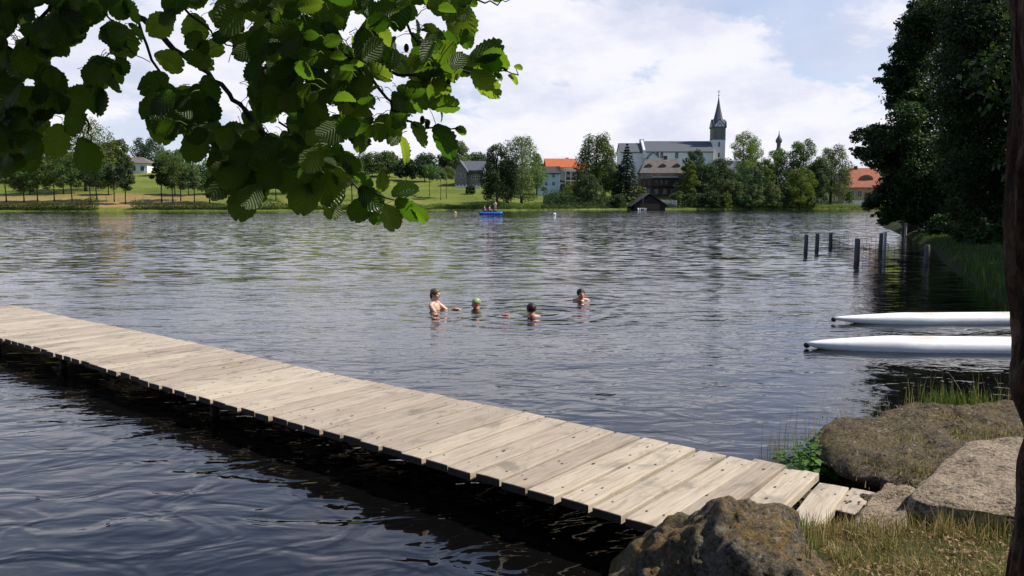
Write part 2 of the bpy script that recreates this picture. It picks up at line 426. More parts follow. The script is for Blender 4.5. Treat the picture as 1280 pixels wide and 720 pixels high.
# ---------------------------------------------------------------- wooden jetty
def wood_mat(name, a, b, c):
    m, nt, out = newmat(name); N = NT(nt)
    tcn = N.n('ShaderNodeTexCoord'); oi = N.n('ShaderNodeObjectInfo')
    off = N.n('ShaderNodeVectorMath', {0: tcn.outputs['Object'], 1: N.n('ShaderNodeCombineXYZ', {0: N.math('MULTIPLY', oi.outputs['Random'], 37.0), 1: N.math('MULTIPLY', oi.outputs['Random'], 71.0)}).outputs[0]}, operation='ADD').outputs[0]
    # local x runs along the plank
    grain = N.noise(off, 1.0, 5, 0.6, 0.5, (2.2, 34.0, 8.0))
    fine = N.noise(off, 1.0, 4, 0.7, 0.2, (6.0, 140.0, 20.0))
    stain = N.noise(off, 3.2, 5, 0.65, 0.6, (0.7, 1.4, 1.0))
    speck = N.noise(off, 26.0, 3, 0.6)
    col = N.ramp(grain, [(0.28, a), (0.5, b), (0.75, c)])
    col = N.mix(N.ramp(fine, [(0.30, 0.45), (0.46, 0.0)]), col, (0.20, 0.165, 0.12))
    col = N.mix(N.ramp(stain, [(0.53, 0.0), (0.66, 0.7)]), col, (0.19, 0.17, 0.135))
    col = N.mix(N.ramp(speck, [(0.70, 0.0), (0.76, 0.6)]), col, (0.10, 0.08, 0.06))
    hs = N.n('ShaderNodeHueSaturation', {'Hue': N.math('MULTIPLY_ADD', oi.outputs['Random'], 0.012, 0.494), 'Value': N.math('MULTIPLY_ADD', oi.outputs['Random'], 0.34, 0.80), 'Color': col})
    p = N.n('ShaderNodeBsdfPrincipled', {'Base Color': hs.outputs[0], 'Roughness': 0.85, 'Specular IOR Level': 0.2})
    nt.links.new(N.bump(N.math('ADD', grain, N.math('MULTIPLY', fine, 0.5)), 0.6, 0.004), p.inputs['Normal'])
    nt.links.new(p.outputs[0], out.inputs[0])
    return m
M_plank = wood_mat('weathered_plank', (0.30, 0.245, 0.185), (0.42, 0.355, 0.275), (0.50, 0.435, 0.345))
M_nail = simple('rusty_nail', (0.05, 0.035, 0.028), rough=0.7)
M_beam = simple('wet_timber_and_plank_shade', (0.045, 0.036, 0.028), (0.02, 0.017, 0.014), 4, 0.7, 0.5, 20)
M_knot = simple('dark_knot', (0.09, 0.055, 0.045), (0.05, 0.035, 0.03), 20, 0.8)

uF = Vector((-0.775, 0.632, 0)).normalized()      # away from the bank
nB = Vector((0.632, 0.775, 0)).normalized()        # toward the lake side
F0 = Vector((0.86, 4.51, 0))
dock = empty('wooden_jetty', (1.6, 5.0, 0.0), label='long low jetty of pale weathered planks reaching left from the bank', cat='jetty')
PITCHP = 0.243; DZ = 0.30; Wd = 1.49
prng = random.Random(5)
def plank(origin, ang, L, wdt, z, tilt=0.0, idx=0):
    """origin = middle of the plank; local x along plank"""
    mb = MB(); r = prng
    n = 7; th = 0.055
    xs = [-L / 2 + L * i / n for i in range(n + 1)]
    jl = [r.uniform(-.002, .002) for _ in xs]; jr = [r.uniform(-.002, .002) for _ in xs]
    bow = r.uniform(-0.003, 0.003)
    rows = []
    for i, x in enumerate(xs):
        rows.append([mb.bm.verts.new((x, -wdt / 2 + jl[i], -th)), mb.bm.verts.new((x, -wdt / 2 + jl[i], bow * math.sin(i))),
                     mb.bm.verts.new((x, 0, 0.0015 + r.uniform(-.001, .001))),
                     mb.bm.verts.new((x, wdt / 2 + jr[i], bow * math.cos(i * 1.3))), mb.bm.verts.new((x, wdt / 2 + jr[i], -th))])
    for A, B in zip(rows, rows[1:]):
        for k in range(5):
            ff = mb.bm.faces.new([A[k], B[k], B[(k + 1) % 5], A[(k + 1) % 5]])
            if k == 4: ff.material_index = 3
    for ff in (mb.bm.faces.new(rows[0]), mb.bm.faces.new(rows[-1][::-1])): ff.material_index = 3  # ends and underside get the dark timber colour to stand in for shade
    bmesh.ops.recalc_face_normals(mb.bm, faces=mb.bm.faces[:])
    es = [e for e in mb.bm.edges if len(e.link_faces) == 2 and e.calc_face_angle(0) > 0.9 and e.verts[0].co.z > -th + .01 and e.verts[1].co.z > -th + .01]
    bmesh.ops.bevel(mb.bm, geom=es, offset=0.007, segments=2, affect='EDGES', profile=0.6)
    for sx in (-L / 2 + 0.16, L / 2 - 0.16):
        for sy in (-0.28, 0.28):
            if r.random() < 0.12: continue
            cx = sx + r.uniform(-.02, .02); cy_ = sy * wdt + r.uniform(-.012, .012); rr = r.uniform(.0055, .0085)
            v = [mb.bm.verts.new((cx + rr * math.cos(a), cy_ + rr * math.sin(a), 0.0048)) for a in [k * math.pi / 4 for k in range(8)]]
            f = mb.bm.faces.new(v); f.material_index = 1
    for _ in range(r.choice((0, 1, 1, 2, 3))):
        cx = r.uniform(-L / 2 + .1, L / 2 - .1); cy_ = r.uniform(-.3, .3) * wdt; ra = r.uniform(.010, .022); rb = ra * r.uniform(.4, .7)
        v = [mb.bm.verts.new((cx + ra * math.cos(a) * r.uniform(.8, 1.1), cy_ + rb * math.sin(a) * r.uniform(.8, 1.1), 0.0042)) for a in [k * math.pi / 5 for k in range(10)]]
        f = mb.bm.faces.new(v); f.material_index = 2
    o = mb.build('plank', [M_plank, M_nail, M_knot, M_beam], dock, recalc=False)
    o.location = Vector((origin.x, origin.y, z)) - dock.location
    o.rotation_euler = (r.uniform(-.006, .006), tilt + r.uniform(-.002, .002), ang)
    return o
angB = math.atan2(nB.y, nB.x)
NPL = 58
for i in range(NPL):
    s = (i + 0.5) * PITCHP
    mid = F0 + uF * s + nB * (Wd / 2 + prng.uniform(-.012, .012))
    plank(mid, angB + prng.uniform(-.004, .004), Wd + prng.uniform(-.03, .03), PITCHP - prng.uniform(.022, .036), DZ + prng.uniform(-.003, .004) + 0.012 * math.sin(s * .9))
# the last planks fan round on to the bank
def plank_from(br, fr, wdt, L, z, tilt=0.0):
    """right-hand edge of a plank runs from br (lake side) to fr"""
    a = onZ(br[0], br[1], z); b = onZ(fr[0], fr[1], z); d = (a - b); d.z = 0; d.normalize(); left = Vector((-d.y, d.x, 0))
    mid = Vector((a.x, a.y, 0)) - d * L / 2 + left * wdt / 2
    plank(mid, math.atan2(d.y, d.x), L, wdt, z, tilt)
plank_from((982.5, 581), (840, 683), 0.232, 1.50, 0.298)
plank_from((1024, 591.5), (984, 629), 0.225, 1.40, 0.296)
plank_from((1061, 611), (1037, 642), 0.190, 0.86, 0.285, -0.02)
plank_from((1094, 617.5), (1059, 650), 0.150, 0.42, 0.272, -0.05)
for off in (0.30, Wd - 0.30):
    mb = MB()
    a = F0 + nB * off - uF * 0.35; b = F0 + nB * off + uF * (NPL * PITCHP - 0.06)
    Lb = (b - a).length
    mb.box(0, Lb, -0.045, 0.045, -0.10, 0.0)
    o = mb.build('beam', M_beam, dock); o.location = Vector((a.x, a.y, DZ - 0.062)) - dock.location
    o.rotation_euler = (0, 0, math.atan2(uF.y, uF.x))
for s in (5.3, 9.0, 11.35, 13.9):
    for off in (0.28, Wd - 0.28):
        mb = MB(); p = F0 + uF * s + nB * off
        mb.tube([(0, 0, -1.5), (0, 0, -0.4), (0, 0, DZ - 0.05)], [0.05, 0.048, 0.045], 12)
        o = mb.build('post', M_beam, dock); o.location = Vector((p.x, p.y, 0)) - dock.location
# ---------------------------------------------------------------- rocks on the near bank
def rock_mat(name, base, dark, moss, mossy=0.5, warm=(0.25, 0.16, 0.05)):
    m, nt, out = newmat(name); N = NT(nt)
    geo = N.n('ShaderNodeNewGeometry'); P = geo.outputs['Position']
    nz = N.n('ShaderNodeSeparateXYZ', {0: geo.outputs['Normal']}).outputs[2]
    a = N.noise(P, 7.0, 8, 0.72, 0.2); b = N.noise(P, 42.0, 6, 0.75); c = N.noise(P, 2.3, 5, 0.6, 0.4)
    col = N.ramp(N.math('MULTIPLY_ADD', b, 0.6, N.math('MULTIPLY', a, 0.4)), [(0.40, dark), (0.5, base), (0.60, tuple(min(1, v * 1.6) for v in base))])
    col = N.mix(N.ramp(N.noise(P, 120.0, 3, 0.6), [(0.52, 0.0), (0.60, 0.6)]), col, (0.04, 0.036, 0.032))
    top = N.ramp(nz, [(0.35, 0.0), (0.8, 1.0)])
    mf = N.math('MULTIPLY', top, N.ramp(N.math('MULTIPLY_ADD', a, 0.5, N.math('MULTIPLY', c, 0.5)), [(0.44, 0.0), (0.56, mossy)]))
    col = N.mix(mf, col, N.ramp(b, [(0.35, moss), (0.65, warm)]))
    lich = N.ramp(N.noise(P, 16.0, 5, 0.6, 0.0, None, (3, 8, 1)), [(0.60, 0.0), (0.66, 0.55)])
    col = N.mix(lich, col, (0.36, 0.35, 0.31))
    p = N.n('ShaderNodeBsdfPrincipled', {'Base Color': col, 'Roughness': 0.95, 'Specular IOR Level': 0.15})
    hsum = N.math('ADD', N.math('MULTIPLY', a, 0.9), N.math('MULTIPLY', b, 0.75))
    nt.links.new(N.bump(hsum, 1.0, 0.05), p.inputs['Normal'])
    nt.links.new(p.outputs[0], out.inputs[0])
    return m
M_boulder = rock_mat('lichened_boulder', (0.17, 0.15, 0.125), (0.035, 0.03, 0.026), (0.10, 0.085, 0.03), 0.85, (0.34, 0.20, 0.05))
M_flat = rock_mat('mossy_flat_rock', (0.155, 0.122, 0.086), (0.020, 0.016, 0.012), (0.055, 0.045, 0.02), 0.6, (0.24, 0.19, 0.10))
M_slab = rock_mat('pale_stone_slab', (0.42, 0.335, 0.245), (0.045, 0.034, 0.026), (0.2, 0.16, 0.1), 0.2, (0.24, 0.19, 0.12))
def rock(name, outline, z0, z1, bulge, mat, seed, label, cat='rock', topfn=None, amp=0.05, res=0.03, group=None, inset=0.10):
    """a stone from a plan outline: a dense skirted solid with noisy faces"""
    c = Vector((sum(p[0] for p in outline) / len(outline), sum(p[1] for p in outline) / len(outline), 0))
    nA = 160; nR = 34; nS = 26
    def rad(a):
        d = Vector((math.cos(a), math.sin(a)))
        best = 0.1
        for i in range(len(outline)):
            p = Vector(outline[i]) - c.xy; q = Vector(outline[(i + 1) % len(outline)]) - c.xy
            e = q - p; den = d.x * e.y - d.y * e.x
            if abs(den) < 1e-9: continue
            t = (p.x * e.y - p.y * e.x) / den; u = (p.x * d.y - p.y * d.x) / den
            if t > 0 and -1e-6 <= u <= 1 + 1e-6: best = max(best, t)
        return best
    rr = [rad(2 * math.pi * k / nA) for k in range(nA)]
    for _ in range(3): rr = [(rr[k - 1] + 2 * rr[k] + rr[(k + 1) % nA]) / 4 for k in range(nA)]
    Vv = []; 
    rows = nR + nS
    for j in range(rows + 1):
        for k in range(nA):
            a = 2 * math.pi * k / nA; d = Vector((math.cos(a), math.sin(a), 0))
            if j <= nR:
                f = (j / nR) ** 0.75
                q = f
                zz = topfn(c.x + d.x * rr[k] * q, c.y + d.y * rr[k] * q) if topfn else z1
                drop = inset * max(0, (f - 0.80) / 0.20) ** 2 * (1 + bulge)
                p = c + d * rr[k] * (q * 0.985) + Vector((0, 0, zz - drop))
            else:
                f = (j - nR) / nS
                zz = (topfn(c.x + d.x * rr[k], c.y + d.y * rr[k]) if topfn else z1) - inset * (1 + bulge)
                out = rr[k] * (0.985 + 0.03 * math.sin(f * math.pi) - 0.36 * bulge * f ** 0.7)
                p = c + d * out + Vector((0, 0, zz + (z0 - zz) * f))
            q3 = p * 3.1 + Vector((seed, seed * 2.3, 0)); 
            nv = mnoise.fractal(q3, 0.9, 2.1, 6)
            nf = mnoise.fractal(p * 19 + Vector((seed, 0, seed)), 0.8, 2.0, 4)
            w = 1.0
            up = Vector((0, 0, 1)) if j <= nR else d
            p = p + up * (nv * amp * 1.0 + nf * amp * 0.42) * w + d * (mnoise.noise(q3 * 1.7) * amp * (0.8 if j > nR * .7 else .1))
            Vv.append(p)
    Fq = []
    for j in range(rows):
        for k in range(nA):
            a0 = j * nA + k; a1 = j * nA + (k + 1) % nA
            Fq.append((a0, a1, a1 + nA, a0 + nA))
    me = np_mesh(name, np.array([list(v) for v in Vv]), np.array(Fq))
    bm = bmesh.new(); bm.from_mesh(me); bmesh.ops.remove_doubles(bm, verts=bm.verts[:], dist=1e-4); bmesh.ops.recalc_face_normals(bm, faces=bm.faces[:]); bm.to_mesh(me); bm.free()
    o = link(name, me, mat, smooth=True)
    return tag(o, label, cat, group)
# boulder hugging the jetty
def boulder(name, c, r, seed, mat, label, fn=None, rot=0.0):
    bm = bmesh.new(); bmesh.ops.create_icosphere(bm, subdivisions=6, radius=1.0)
    Mz = Matrix.Rotation(rot, 3, 'Z')
    for v in bm.verts:
        d = v.co.normalized()
        s = 1 + 0.22 * mnoise.noise(d * 1.2 + Vector((seed, 0, 0))) + 0.13 * mnoise.fractal(d * 3.0 + Vector((seed, 3, 1)), 0.8, 2.1, 6)
        s += 0.030 * mnoise.fractal(d * 16 + Vector((0, seed, 1)), 0.7, 2.0, 4)
        # flatten into facets
        q = Vector((d.x * r[0], d.y * r[1], d.z * r[2])) * s
        if fn: q = fn(q)
        v.co = Mz @ q
    bmesh.ops.recalc_face_normals(bm, faces=bm.faces[:])
    me = bpy.data.meshes.new(name); bm.to_mesh(me); bm.free()
    o = link(name, me, mat, smooth=True, loc=c)
    return tag(o, label, 'rock')
def bfn(q):
    # one shoulder falls away to the left, the crest sits right of the middle
    if q.x < 0.15: q.z -= (0.15 - q.x) * 0.40
    return q
boulder('boulder', (1.02, 3.93, 0.02), (0.66, 0.46, 0.66), 4.0, M_boulder, 'dark lichen-crusted boulder at the foot of the jetty, in front of its planks', bfn, R(-8))
def ftop(x, y): return 0.45 + 0.05 * (y - 5.6) + 0.035 * (x - 2.6)
rock('flat_rock', [(2.22, 5.75), (2.30, 5.32), (2.62, 5.06), (3.1, 5.18), (3.7, 5.35), (4.4, 5.4), (5.2, 5.7), (5.2, 6.5), (4.2, 6.62), (3.2, 6.55), (2.6, 6.35), (2.30, 6.1)],
     -0.5, 0.5, 1.6, M_flat, 2.0, 'broad flat mossy rock between the water and the stone slab', topfn=ftop, amp=0.05, inset=0.045)
def stop_(x, y): return 0.52 + 0.055 * (x - 2.5) + 0.04 * (y - 4.8)
rock('stone_slab', [(2.27, 4.47), (2.60, 4.28), (3.1, 4.05), (3.75, 4.35), (3.9, 5.0), (3.5, 5.42), (3.15, 5.38), (2.85, 5.08), (2.5, 4.74)],
     0.36, 0.52, 0.0, M_slab, 7.0, 'pale rough granite slab with a cracked front edge', cat='stone', topfn=stop_, amp=0.014, inset=0.022)
def step_(x, y): return 0.40 + 0.03 * (x - 2.2) + 0.05 * (y - 4.6) + 0.012 * math.sin((y - 0.5 * x) * 42)
rock('stone_step', [(1.93, 4.38), (2.16, 4.30), (2.40, 4.58), (2.60, 4.82), (2.42, 4.98), (2.22, 4.78)],
     0.22, 0.4, 0.0, M_slab, 3.3, 'small ribbed stone wedge between the last plank and the granite slab', cat='stone', topfn=step_, amp=0.022, inset=0.025)
rng = random.Random(9)
for (x, y, z, r, lb) in [(2.60, 5.0, 0.36, 0.085, 'small brown stone wedged under the left corner of the granite slab'),
                         (2.32, 5.05, 0.22, 0.11, 'dark stone low in the gap below the flat rock'),
                         (2.05, 5.45, 0.08, 0.16, 'damp dark stone beside the end of the jetty planks')]:
    boulder('stone', (x, y, z), (r, r * 0.8, r * 0.6), r * 50, M_flat, lb, None, rng.uniform(0, 3))
# ---------------------------------------------------------------- trees
M_bark = simple('grey_brown_bark', (0.075, 0.06, 0.045), (0.035, 0.028, 0.022), 5, 0.95, 0.8, 14, 0.04, (1, 1, 0.25))
M_lightbark = simple('pale_young_bark', (0.30, 0.26, 0.20), (0.16, 0.135, 0.10), 5, 0.9, 0.3, 14, 0.04)
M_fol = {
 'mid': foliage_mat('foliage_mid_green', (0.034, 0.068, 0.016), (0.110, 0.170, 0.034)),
 'dark': foliage_mat('foliage_dark_green', (0.016, 0.036, 0.013), (0.055, 0.090, 0.026), 0.25),
 'birch': foliage_mat('foliage_silver_green', (0.060, 0.085, 0.034), (0.145, 0.175, 0.070), 0.35),
 'lime': foliage_mat('foliage_yellow_green', (0.060, 0.090, 0.014), (0.150, 0.185, 0.032), 0.4),
 'spruce': foliage_mat('foliage_spruce', (0.014, 0.030, 0.017), (0.040, 0.062, 0.030), 0.12),
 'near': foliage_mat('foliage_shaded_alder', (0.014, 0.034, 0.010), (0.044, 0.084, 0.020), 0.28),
 'reed': foliage_mat('foliage_reeds', (0.07, 0.11, 0.02), (0.17, 0.21, 0.05), 0.35),
 'weed': foliage_mat('foliage_nettle', (0.045, 0.115, 0.016), (0.11, 0.21, 0.035), 0.4),
}
def leaf_quads(C, Nrm, size, rs, asp=0.62):
    """diamond leaf faces at C with normals Nrm"""
    n = len(C)
    Nrm = Nrm / (np.linalg.norm(Nrm, axis=1, keepdims=True) + 1e-9)
    r = rs.normal(size=(n, 3)); t = np.cross(Nrm, r); t /= (np.linalg.norm(t, axis=1, keepdims=True) + 1e-9)
    b = np.cross(Nrm, t)
    s = (size * rs.uniform(0.6, 1.35, n))[:, None] * 0.5
    k = s * asp; bend = Nrm * s * rs.uniform(-.25, .25, n)[:, None]
    V = np.stack([C - t * s + bend, C - b * k + t * s * .15, C + t * s + bend, C + b * k + t * s * .15], 1).reshape(-1, 3)
    F = np.arange(4 * n).reshape(n, 4)
    return V, F
def blob_leaves(blobs, n, size, rs, asp=0.62, fill=0.3, droop=0.0):
    B = np.array(blobs, float)
    if B.shape[1] == 4: B = np.concatenate([B, B[:, 3:4], B[:, 3:4] * 0.85], 1)
    w = (B[:, 3] * B[:, 4] + B[:, 3] * B[:, 5]); w = w / w.sum()
    idx = rs.choice(len(B), n, p=w)
    d = rs.normal(size=(n, 3)); d /= np.linalg.norm(d, axis=1, keepdims=True)
    f = 1 - np.abs(rs.normal(0, fill, n)).clip(0, 0.95)
    # ragged outline: leaves gather on sprays
    ph = rs.uniform(0, 6.28, (len(B), 4))
    wob = 1 + 0.16 * np.sin(5 * d[:, 0] + ph[idx, 0]) * np.sin(6 * d[:, 2] + ph[idx, 1]) + 0.13 * np.sin(11 * d[:, 1] + ph[idx, 2]) * np.sin(12 * d[:, 2] + ph[idx, 3])
    far = rs.rand(n) < 0.06
    f = np.where(far, f + rs.uniform(0, .28, n), f)
    C = B[idx, :3] + d * B[idx, 3:6] * (f * wob)[:, None]
    if droop: C[:, 2] -= droop * rs.rand(n) ** 2
    Nn = d * 0.55 + rs.normal(size=(n, 3)) * 0.55 + np.array([0, 0, 0.35])
    return leaf_quads(C, Nn, size, rs, asp)
def round_blobs(w, h, z0, rs, k=26, top=0.55, core=True, lean=0.0, br=(0.20, 0.32)):
    """crown of width w from z0 to z0+h; returns blobs in local coords"""
    out = []; R_ = w / 2
    for i in range(k):
        t = (i + 0.5) / k; t = t ** 0.85
        z = z0 + h * (0.07 + 0.83 * t)
        prof = math.sin(math.pi * min(1, (t * 0.80 + 0.13)) ** (top + .15)) ** 0.55
        a = i * 2.39996 + rs.uniform(-.4, .4); q = rs.uniform(0.5, 0.95)
        rb = R_ * rs.uniform(*br) * (0.75 + 0.5 * prof)
        rr_ = max(0, R_ * prof * q)
        out.append((math.cos(a) * rr_ + lean * t, math.sin(a) * rr_ * 0.9, z, rb, rb, rb * 0.8))
    if core:
        out.append((0, 0, z0 + h * 0.42, R_ * 0.55, R_ * 0.55, h * 0.36))
    return out
def trunk_mb(h, r0, r1, rs, limbs=(), wob=0.12, base=-0.3, seg=8, n=7):
    mb = MB(); pts = []; rad = []
    for i in range(n):
        t = i / (n - 1)
        pts.append((rs.uniform(-wob, wob) * t * (1 - .3 * t), rs.uniform(-wob, wob) * t, base + (h - base) * t)); rad.append(r0 + (r1 - r0) * t + (0.35 * r0 if i == 0 else 0))
    mb.tube(pts, rad, seg)
    for L in limbs:
        i = max(1, min(n - 2, int(n * rs.uniform(.35, .75))))
        p = Vector(pts[i]); q = Vector((L[0] * .72, L[1] * .72, L[2]))
        mb.tube([p, p.lerp(q, .5) + Vector((0, 0, -0.04 * (q - p).length)), q], [rad[i] * .55, rad[i] * .35, rad[i] * .15], 5)
    return mb
def tree(loc, w, h, clear, kind, n, leaf, seed, label, cat='tree', group=None, name='tree', top=0.55, k=26, fol=None, bark=None, trunk_r=None, limbs=5, stems=1, fill=0.28, br=(0.20, 0.32), blobs=None):
    rs = np.random.RandomState(seed)
    root = empty(name, loc, label=label, cat=cat, group=group)
    tr = trunk_r or max(0.10, h * 0.018)
    if kind == 'spruce':
        Cs = []; Ns = []
        lv = 22
        for i in range(lv):
            t = i / (lv - 1); z = clear + (h - clear) * t; rr = w / 2 * (1 - t) ** 0.85 * rs.uniform(.85, 1.08) + 0.12
            nb = max(5, int(11 * (1 - t) + 4))
            for b in range(nb):
                a = b * 2 * math.pi / nb + rs.uniform(-.3, .3) + i * .7; L = rr * rs.uniform(.75, 1.12)
                m_ = max(8, int(n / lv / nb * (1.7 * (1 - t) + .3)))
                q = rs.rand(m_) ** .6
                x = np.cos(a) * q * L + rs.normal(0, .10, m_) * (1 + L * .15); y = np.sin(a) * q * L + rs.normal(0, .10, m_) * (1 + L * .15)
                zz = z - q * q * L * 0.32 - rs.rand(m_) * 0.28 * (.4 + q) + rs.normal(0, .05, m_)
                Cs.append(np.stack([x, y, zz], 1)); Ns.append(np.stack([rs.normal(0, .5, m_), rs.normal(0, .5, m_), np.ones(m_)], 1))
        Vv, Ff = leaf_quads(np.concatenate(Cs), np.concatenate(Ns), leaf, rs, 0.5)
        bl = []
    else:
        bl = blobs if blobs is not None else round_blobs(w, h - clear, clear, rs, k, top, br=br)
        Vv, Ff = blob_leaves(bl, n, leaf, rs, fill=fill, droop=0.6 if kind == 'birch' else 0.0)
    link('crown', np_mesh('crown', Vv, Ff), M_fol[fol or kind], root)
    lim = [bl[j][:3] for j in rs.choice(len(bl), min(limbs, len(bl)), replace=False)] if bl else []
    for s in range(stems):
        mb = trunk_mb(h * 0.86, tr, tr * 0.25, rs, lim if s == 0 else (), wob=0.02 * h, base=-0.5)
        o = mb.build('trunk', bark or M_bark, root)
        if s: o.location = (rs.uniform(-.5, .5), rs.uniform(-.3, .3), 0)
    return root
def far_tree(px, D, top_py, w_px, kind, label, seed, base_py=None, n=4200, leaf=0.42, clear=None, **k):
    g0 = W(px, 250, D); z = H(g0.x, g0.y)
    zt = W(px, top_py, D).z; h = zt - z
    w = w_px * D / 1000.0 * (1.0 if kind == 'spruce' else 1.22)
    n = int(n * 1.35)
    cl = (0.10 * h) if clear is None else clear * h
    return tree((g0.x, g0.y, z), w, h, cl, kind, n, leaf, seed, label, **k)

gl = 'young trees in rows along the left shore'
ords = ['first', 'second', 'third', 'fourth', 'fifth', 'sixth', 'seventh', 'eighth', 'ninth', 'tenth', 'eleventh', 'twelfth', 'thirteenth', 'fourteenth', 'fifteenth', 'sixteenth', 'seventeenth', 'eighteenth', 'nineteenth', 'twentieth']
# (px, D, top, width px, clear fraction, kind)
row = [(8, 188, 196, 26, .45, 'mid'), (30, 190, 208, 22, .30, 'birch'), (47, 187, 200, 24, .35, 'mid'), (68, 190, 194, 26, .32, 'mid'), (90, 186, 190, 24, .38, 'mid'),
       (113, 188, 186, 30, .32, 'dark'), (121, 193, 196, 24, .35, 'mid'), (143, 192, 205, 16, .5, 'birch'), (157, 187, 197, 17, .30, 'dark'), (202, 190, 199, 14, .42, 'dark'),
       (216, 189, 194, 26, .38, 'mid'), (226, 195, 196, 24, .40, 'mid'), (243, 190, 205, 20, .42, 'birch'), (262, 192, 202, 24, .38, 'mid'), (286, 190, 206, 20, .4, 'mid'),
       (345, 200, 208, 26, .35, 'mid'), (440, 205, 200, 28, .40, 'mid')]
for i, (px, D, tp, w, cl, kd) in enumerate(row):
    far_tree(px, D, tp - 3, w * 1.25, kd, ords[i] + ' slim young tree from the left in the row along the far left shore', 100 + i, n=3400, leaf=0.34, clear=cl * .8, k=16, group=gl, trunk_r=0.16, top=0.7)
for i, (px, D, tp, w, kd, lb) in enumerate([(38, 206, 200, 30, 'mid', 'leafy tree of the second row, between the first and third trees at far left'), (80, 208, 196, 32, 'dark', 'dark tree of the second row under the tall pale tree'),
        (136, 206, 204, 30, 'mid', 'second-row tree left of the dark tree before the white house'), (219, 210, 204, 24, 'birch', 'greyish second-row tree right of the white house'), (236, 208, 205, 30, 'mid', 'second-row tree below the white pole frame'),
        (276, 212, 205, 30, 'dark', 'dark second-row tree under the hanging leaf cluster'), (318, 214, 206, 34, 'mid', 'second-row tree hidden behind the hanging leaves'), (372, 216, 205, 34, 'mid', 'tree glimpsed behind the lowest hanging leaves'), (420, 218, 204, 30, 'dark', 'dark tree right behind the lowest hanging leaves')]):
    far_tree(px, D, tp, w, kd, lb, 170 + i, n=3400, leaf=0.38, clear=.18, k=20)
thin = [(537, 222, 205, 15, .62, 'mid'), (551, 214, 212, 12, .7, 'birch'), (558, 218, 208, 16, .66, 'birch')]
for i, (px, D, tp, w, cl, kd) in enumerate(thin):
    far_tree(px, D, tp, w * 1.3, kd, ['leftmost', 'middle', 'rightmost'][i] + ' of the three thin-stemmed saplings on the mown shore meadow', 140 + i, n=1500, leaf=0.36, clear=cl, k=12, group='thin saplings on the shore meadow', trunk_r=0.11, limbs=2)
# taller trees behind the left row
big = [(108, 215, 142, 60, 'birch', 'tall pale feathery tree rising behind the young trees at far left', .1, 'lime'),
       (24, 240, 190, 60, 'mid', 'broad green tree behind the shore row at the left edge', .12, None),
       (66, 246, 186, 54, 'dark', 'dark broad tree behind the shore row left of the tall pale tree', .12, None),
       (151, 232, 171, 24, 'mid', 'rounded tree in front of the white house at its left corner', .12, None),
       (187, 300, 170, 34, 'dark', 'dark round tree directly behind the white house', .1, None),
       (131, 262, 176, 30, 'dark', 'dark pointed tree just left of the white house', .1, None),
       (216, 270, 188, 36, 'mid', 'medium tree right of the white house', .1, None),
       (232, 300, 184, 22, 'dark', 'narrow dark tree beside the white pole frame', .1, None),
       (300, 296, 168, 26, 'spruce', 'pointed conifer glimpsed between the hanging leaves', .05, 'spruce'),
       (322, 300, 182, 40, 'mid', 'wide tree behind the hanging leaf cluster', .1, None),
       (400, 285, 192, 40, 'mid', 'wide tree on the rise behind the lowest hanging leaves', .1, None),
       (466, 282, 190, 34, 'mid', 'broad tree at the upper edge of the mown meadow, left of the dark pair', .1, None),
       (487, 284, 188, 28, 'mid', 'rounded tree right beside the broad one at the meadow edge', .1, None),
       (508, 272, 196, 20, 'dark', 'small dark tree at the meadow edge, left of the pointed tree', .1, None),
       (531, 268, 190, 30, 'dark', 'dark pointed tree at the upper edge of the mown meadow', .1, None),
       (573, 286, 172, 26, 'birch', 'tall thin pale tree behind the grey house', .1, None),
       (560, 292, 190, 26, 'dark', 'dark tree left behind the grey house', .1, None),
       (594, 300, 190, 30, 'dark', 'dark tree right behind the grey house', .1, None),
       (588, 228, 231, 10, 'dark', 'single small bush standing on the mown meadow', .02, None)]
for i, (px, D, tp, w, kd, lb, cl, fo) in enumerate(big):
    far_tree(px, D, tp, w, kd, lb, 200 + i, n=900 if w < 12 else 5200, leaf=0.5, clear=cl, k=30, fol=fo, name='bush' if 'bush' in lb else ('conifer' if kd == 'spruce' else 'tree'), cat='bush' if 'bush' in lb else 'tree', top=0.62)
# shore group in the middle
far_tree(621, 198, 174, 36, 'dark', 'dark dense tree at the left of the tall shore clump', 301, n=9000, leaf=0.36, clear=.03, k=38, top=.6)
far_tree(634, 206, 200, 50, 'dark', 'low dark tree filling the middle of the shore clump', 302, n=6000, leaf=0.36, clear=.02, k=26)
far_tree(652, 200, 162, 44, 'birch', 'tall silvery tree, highest of the shore clump', 303, n=11000, leaf=0.33, clear=.05, k=44, top=.55, fill=.34)
far_tree(671, 226, 186, 18, 'mid', 'green tree peeking out behind the tall silvery one', 304, n=3500, leaf=0.4, clear=.1)
far_tree(745, 236, 163, 45, 'mid', 'big rounded tree between the orange roof and the church', 305, n=12000, leaf=0.42, clear=.05, k=48, fol='mid', top=.62)
far_tree(735, 214, 215, 30, 'dark', 'dark rounded bush-like tree in front of the orange-roofed house', 306, n=4500, leaf=0.34, clear=.02, k=20)
far_tree(768, 226, 203, 30, 'dark', 'dark tree between the rounded shore tree and the spruce', 307, n=4500, leaf=0.36, clear=.03, k=24)
far_tree(783, 224, 180, 50, 'spruce', 'tall dark spruce left of the brown brick house', 308, n=7500, leaf=0.5, clear=.02, name='spruce_tree')
far_tree(697, 212, 243, 30, 'dark', 'low dark bushes below the blue house', 309, n=2600, leaf=0.32, clear=.0, k=14, name='bush', cat='bush', limbs=1)
far_tree(715, 232, 228, 30, 'lime', 'bright green bush below the orange-roofed terrace', 310, n=2600, leaf=0.34, clear=.0, k=14, name='bush', cat='bush', limbs=1)
far_tree(802, 228, 232, 14, 'lime', 'small yellow-green bush above the dark boathouse', 311, n=1200, leaf=0.34, clear=.0, k=10, name='bush', cat='bush', limbs=1)
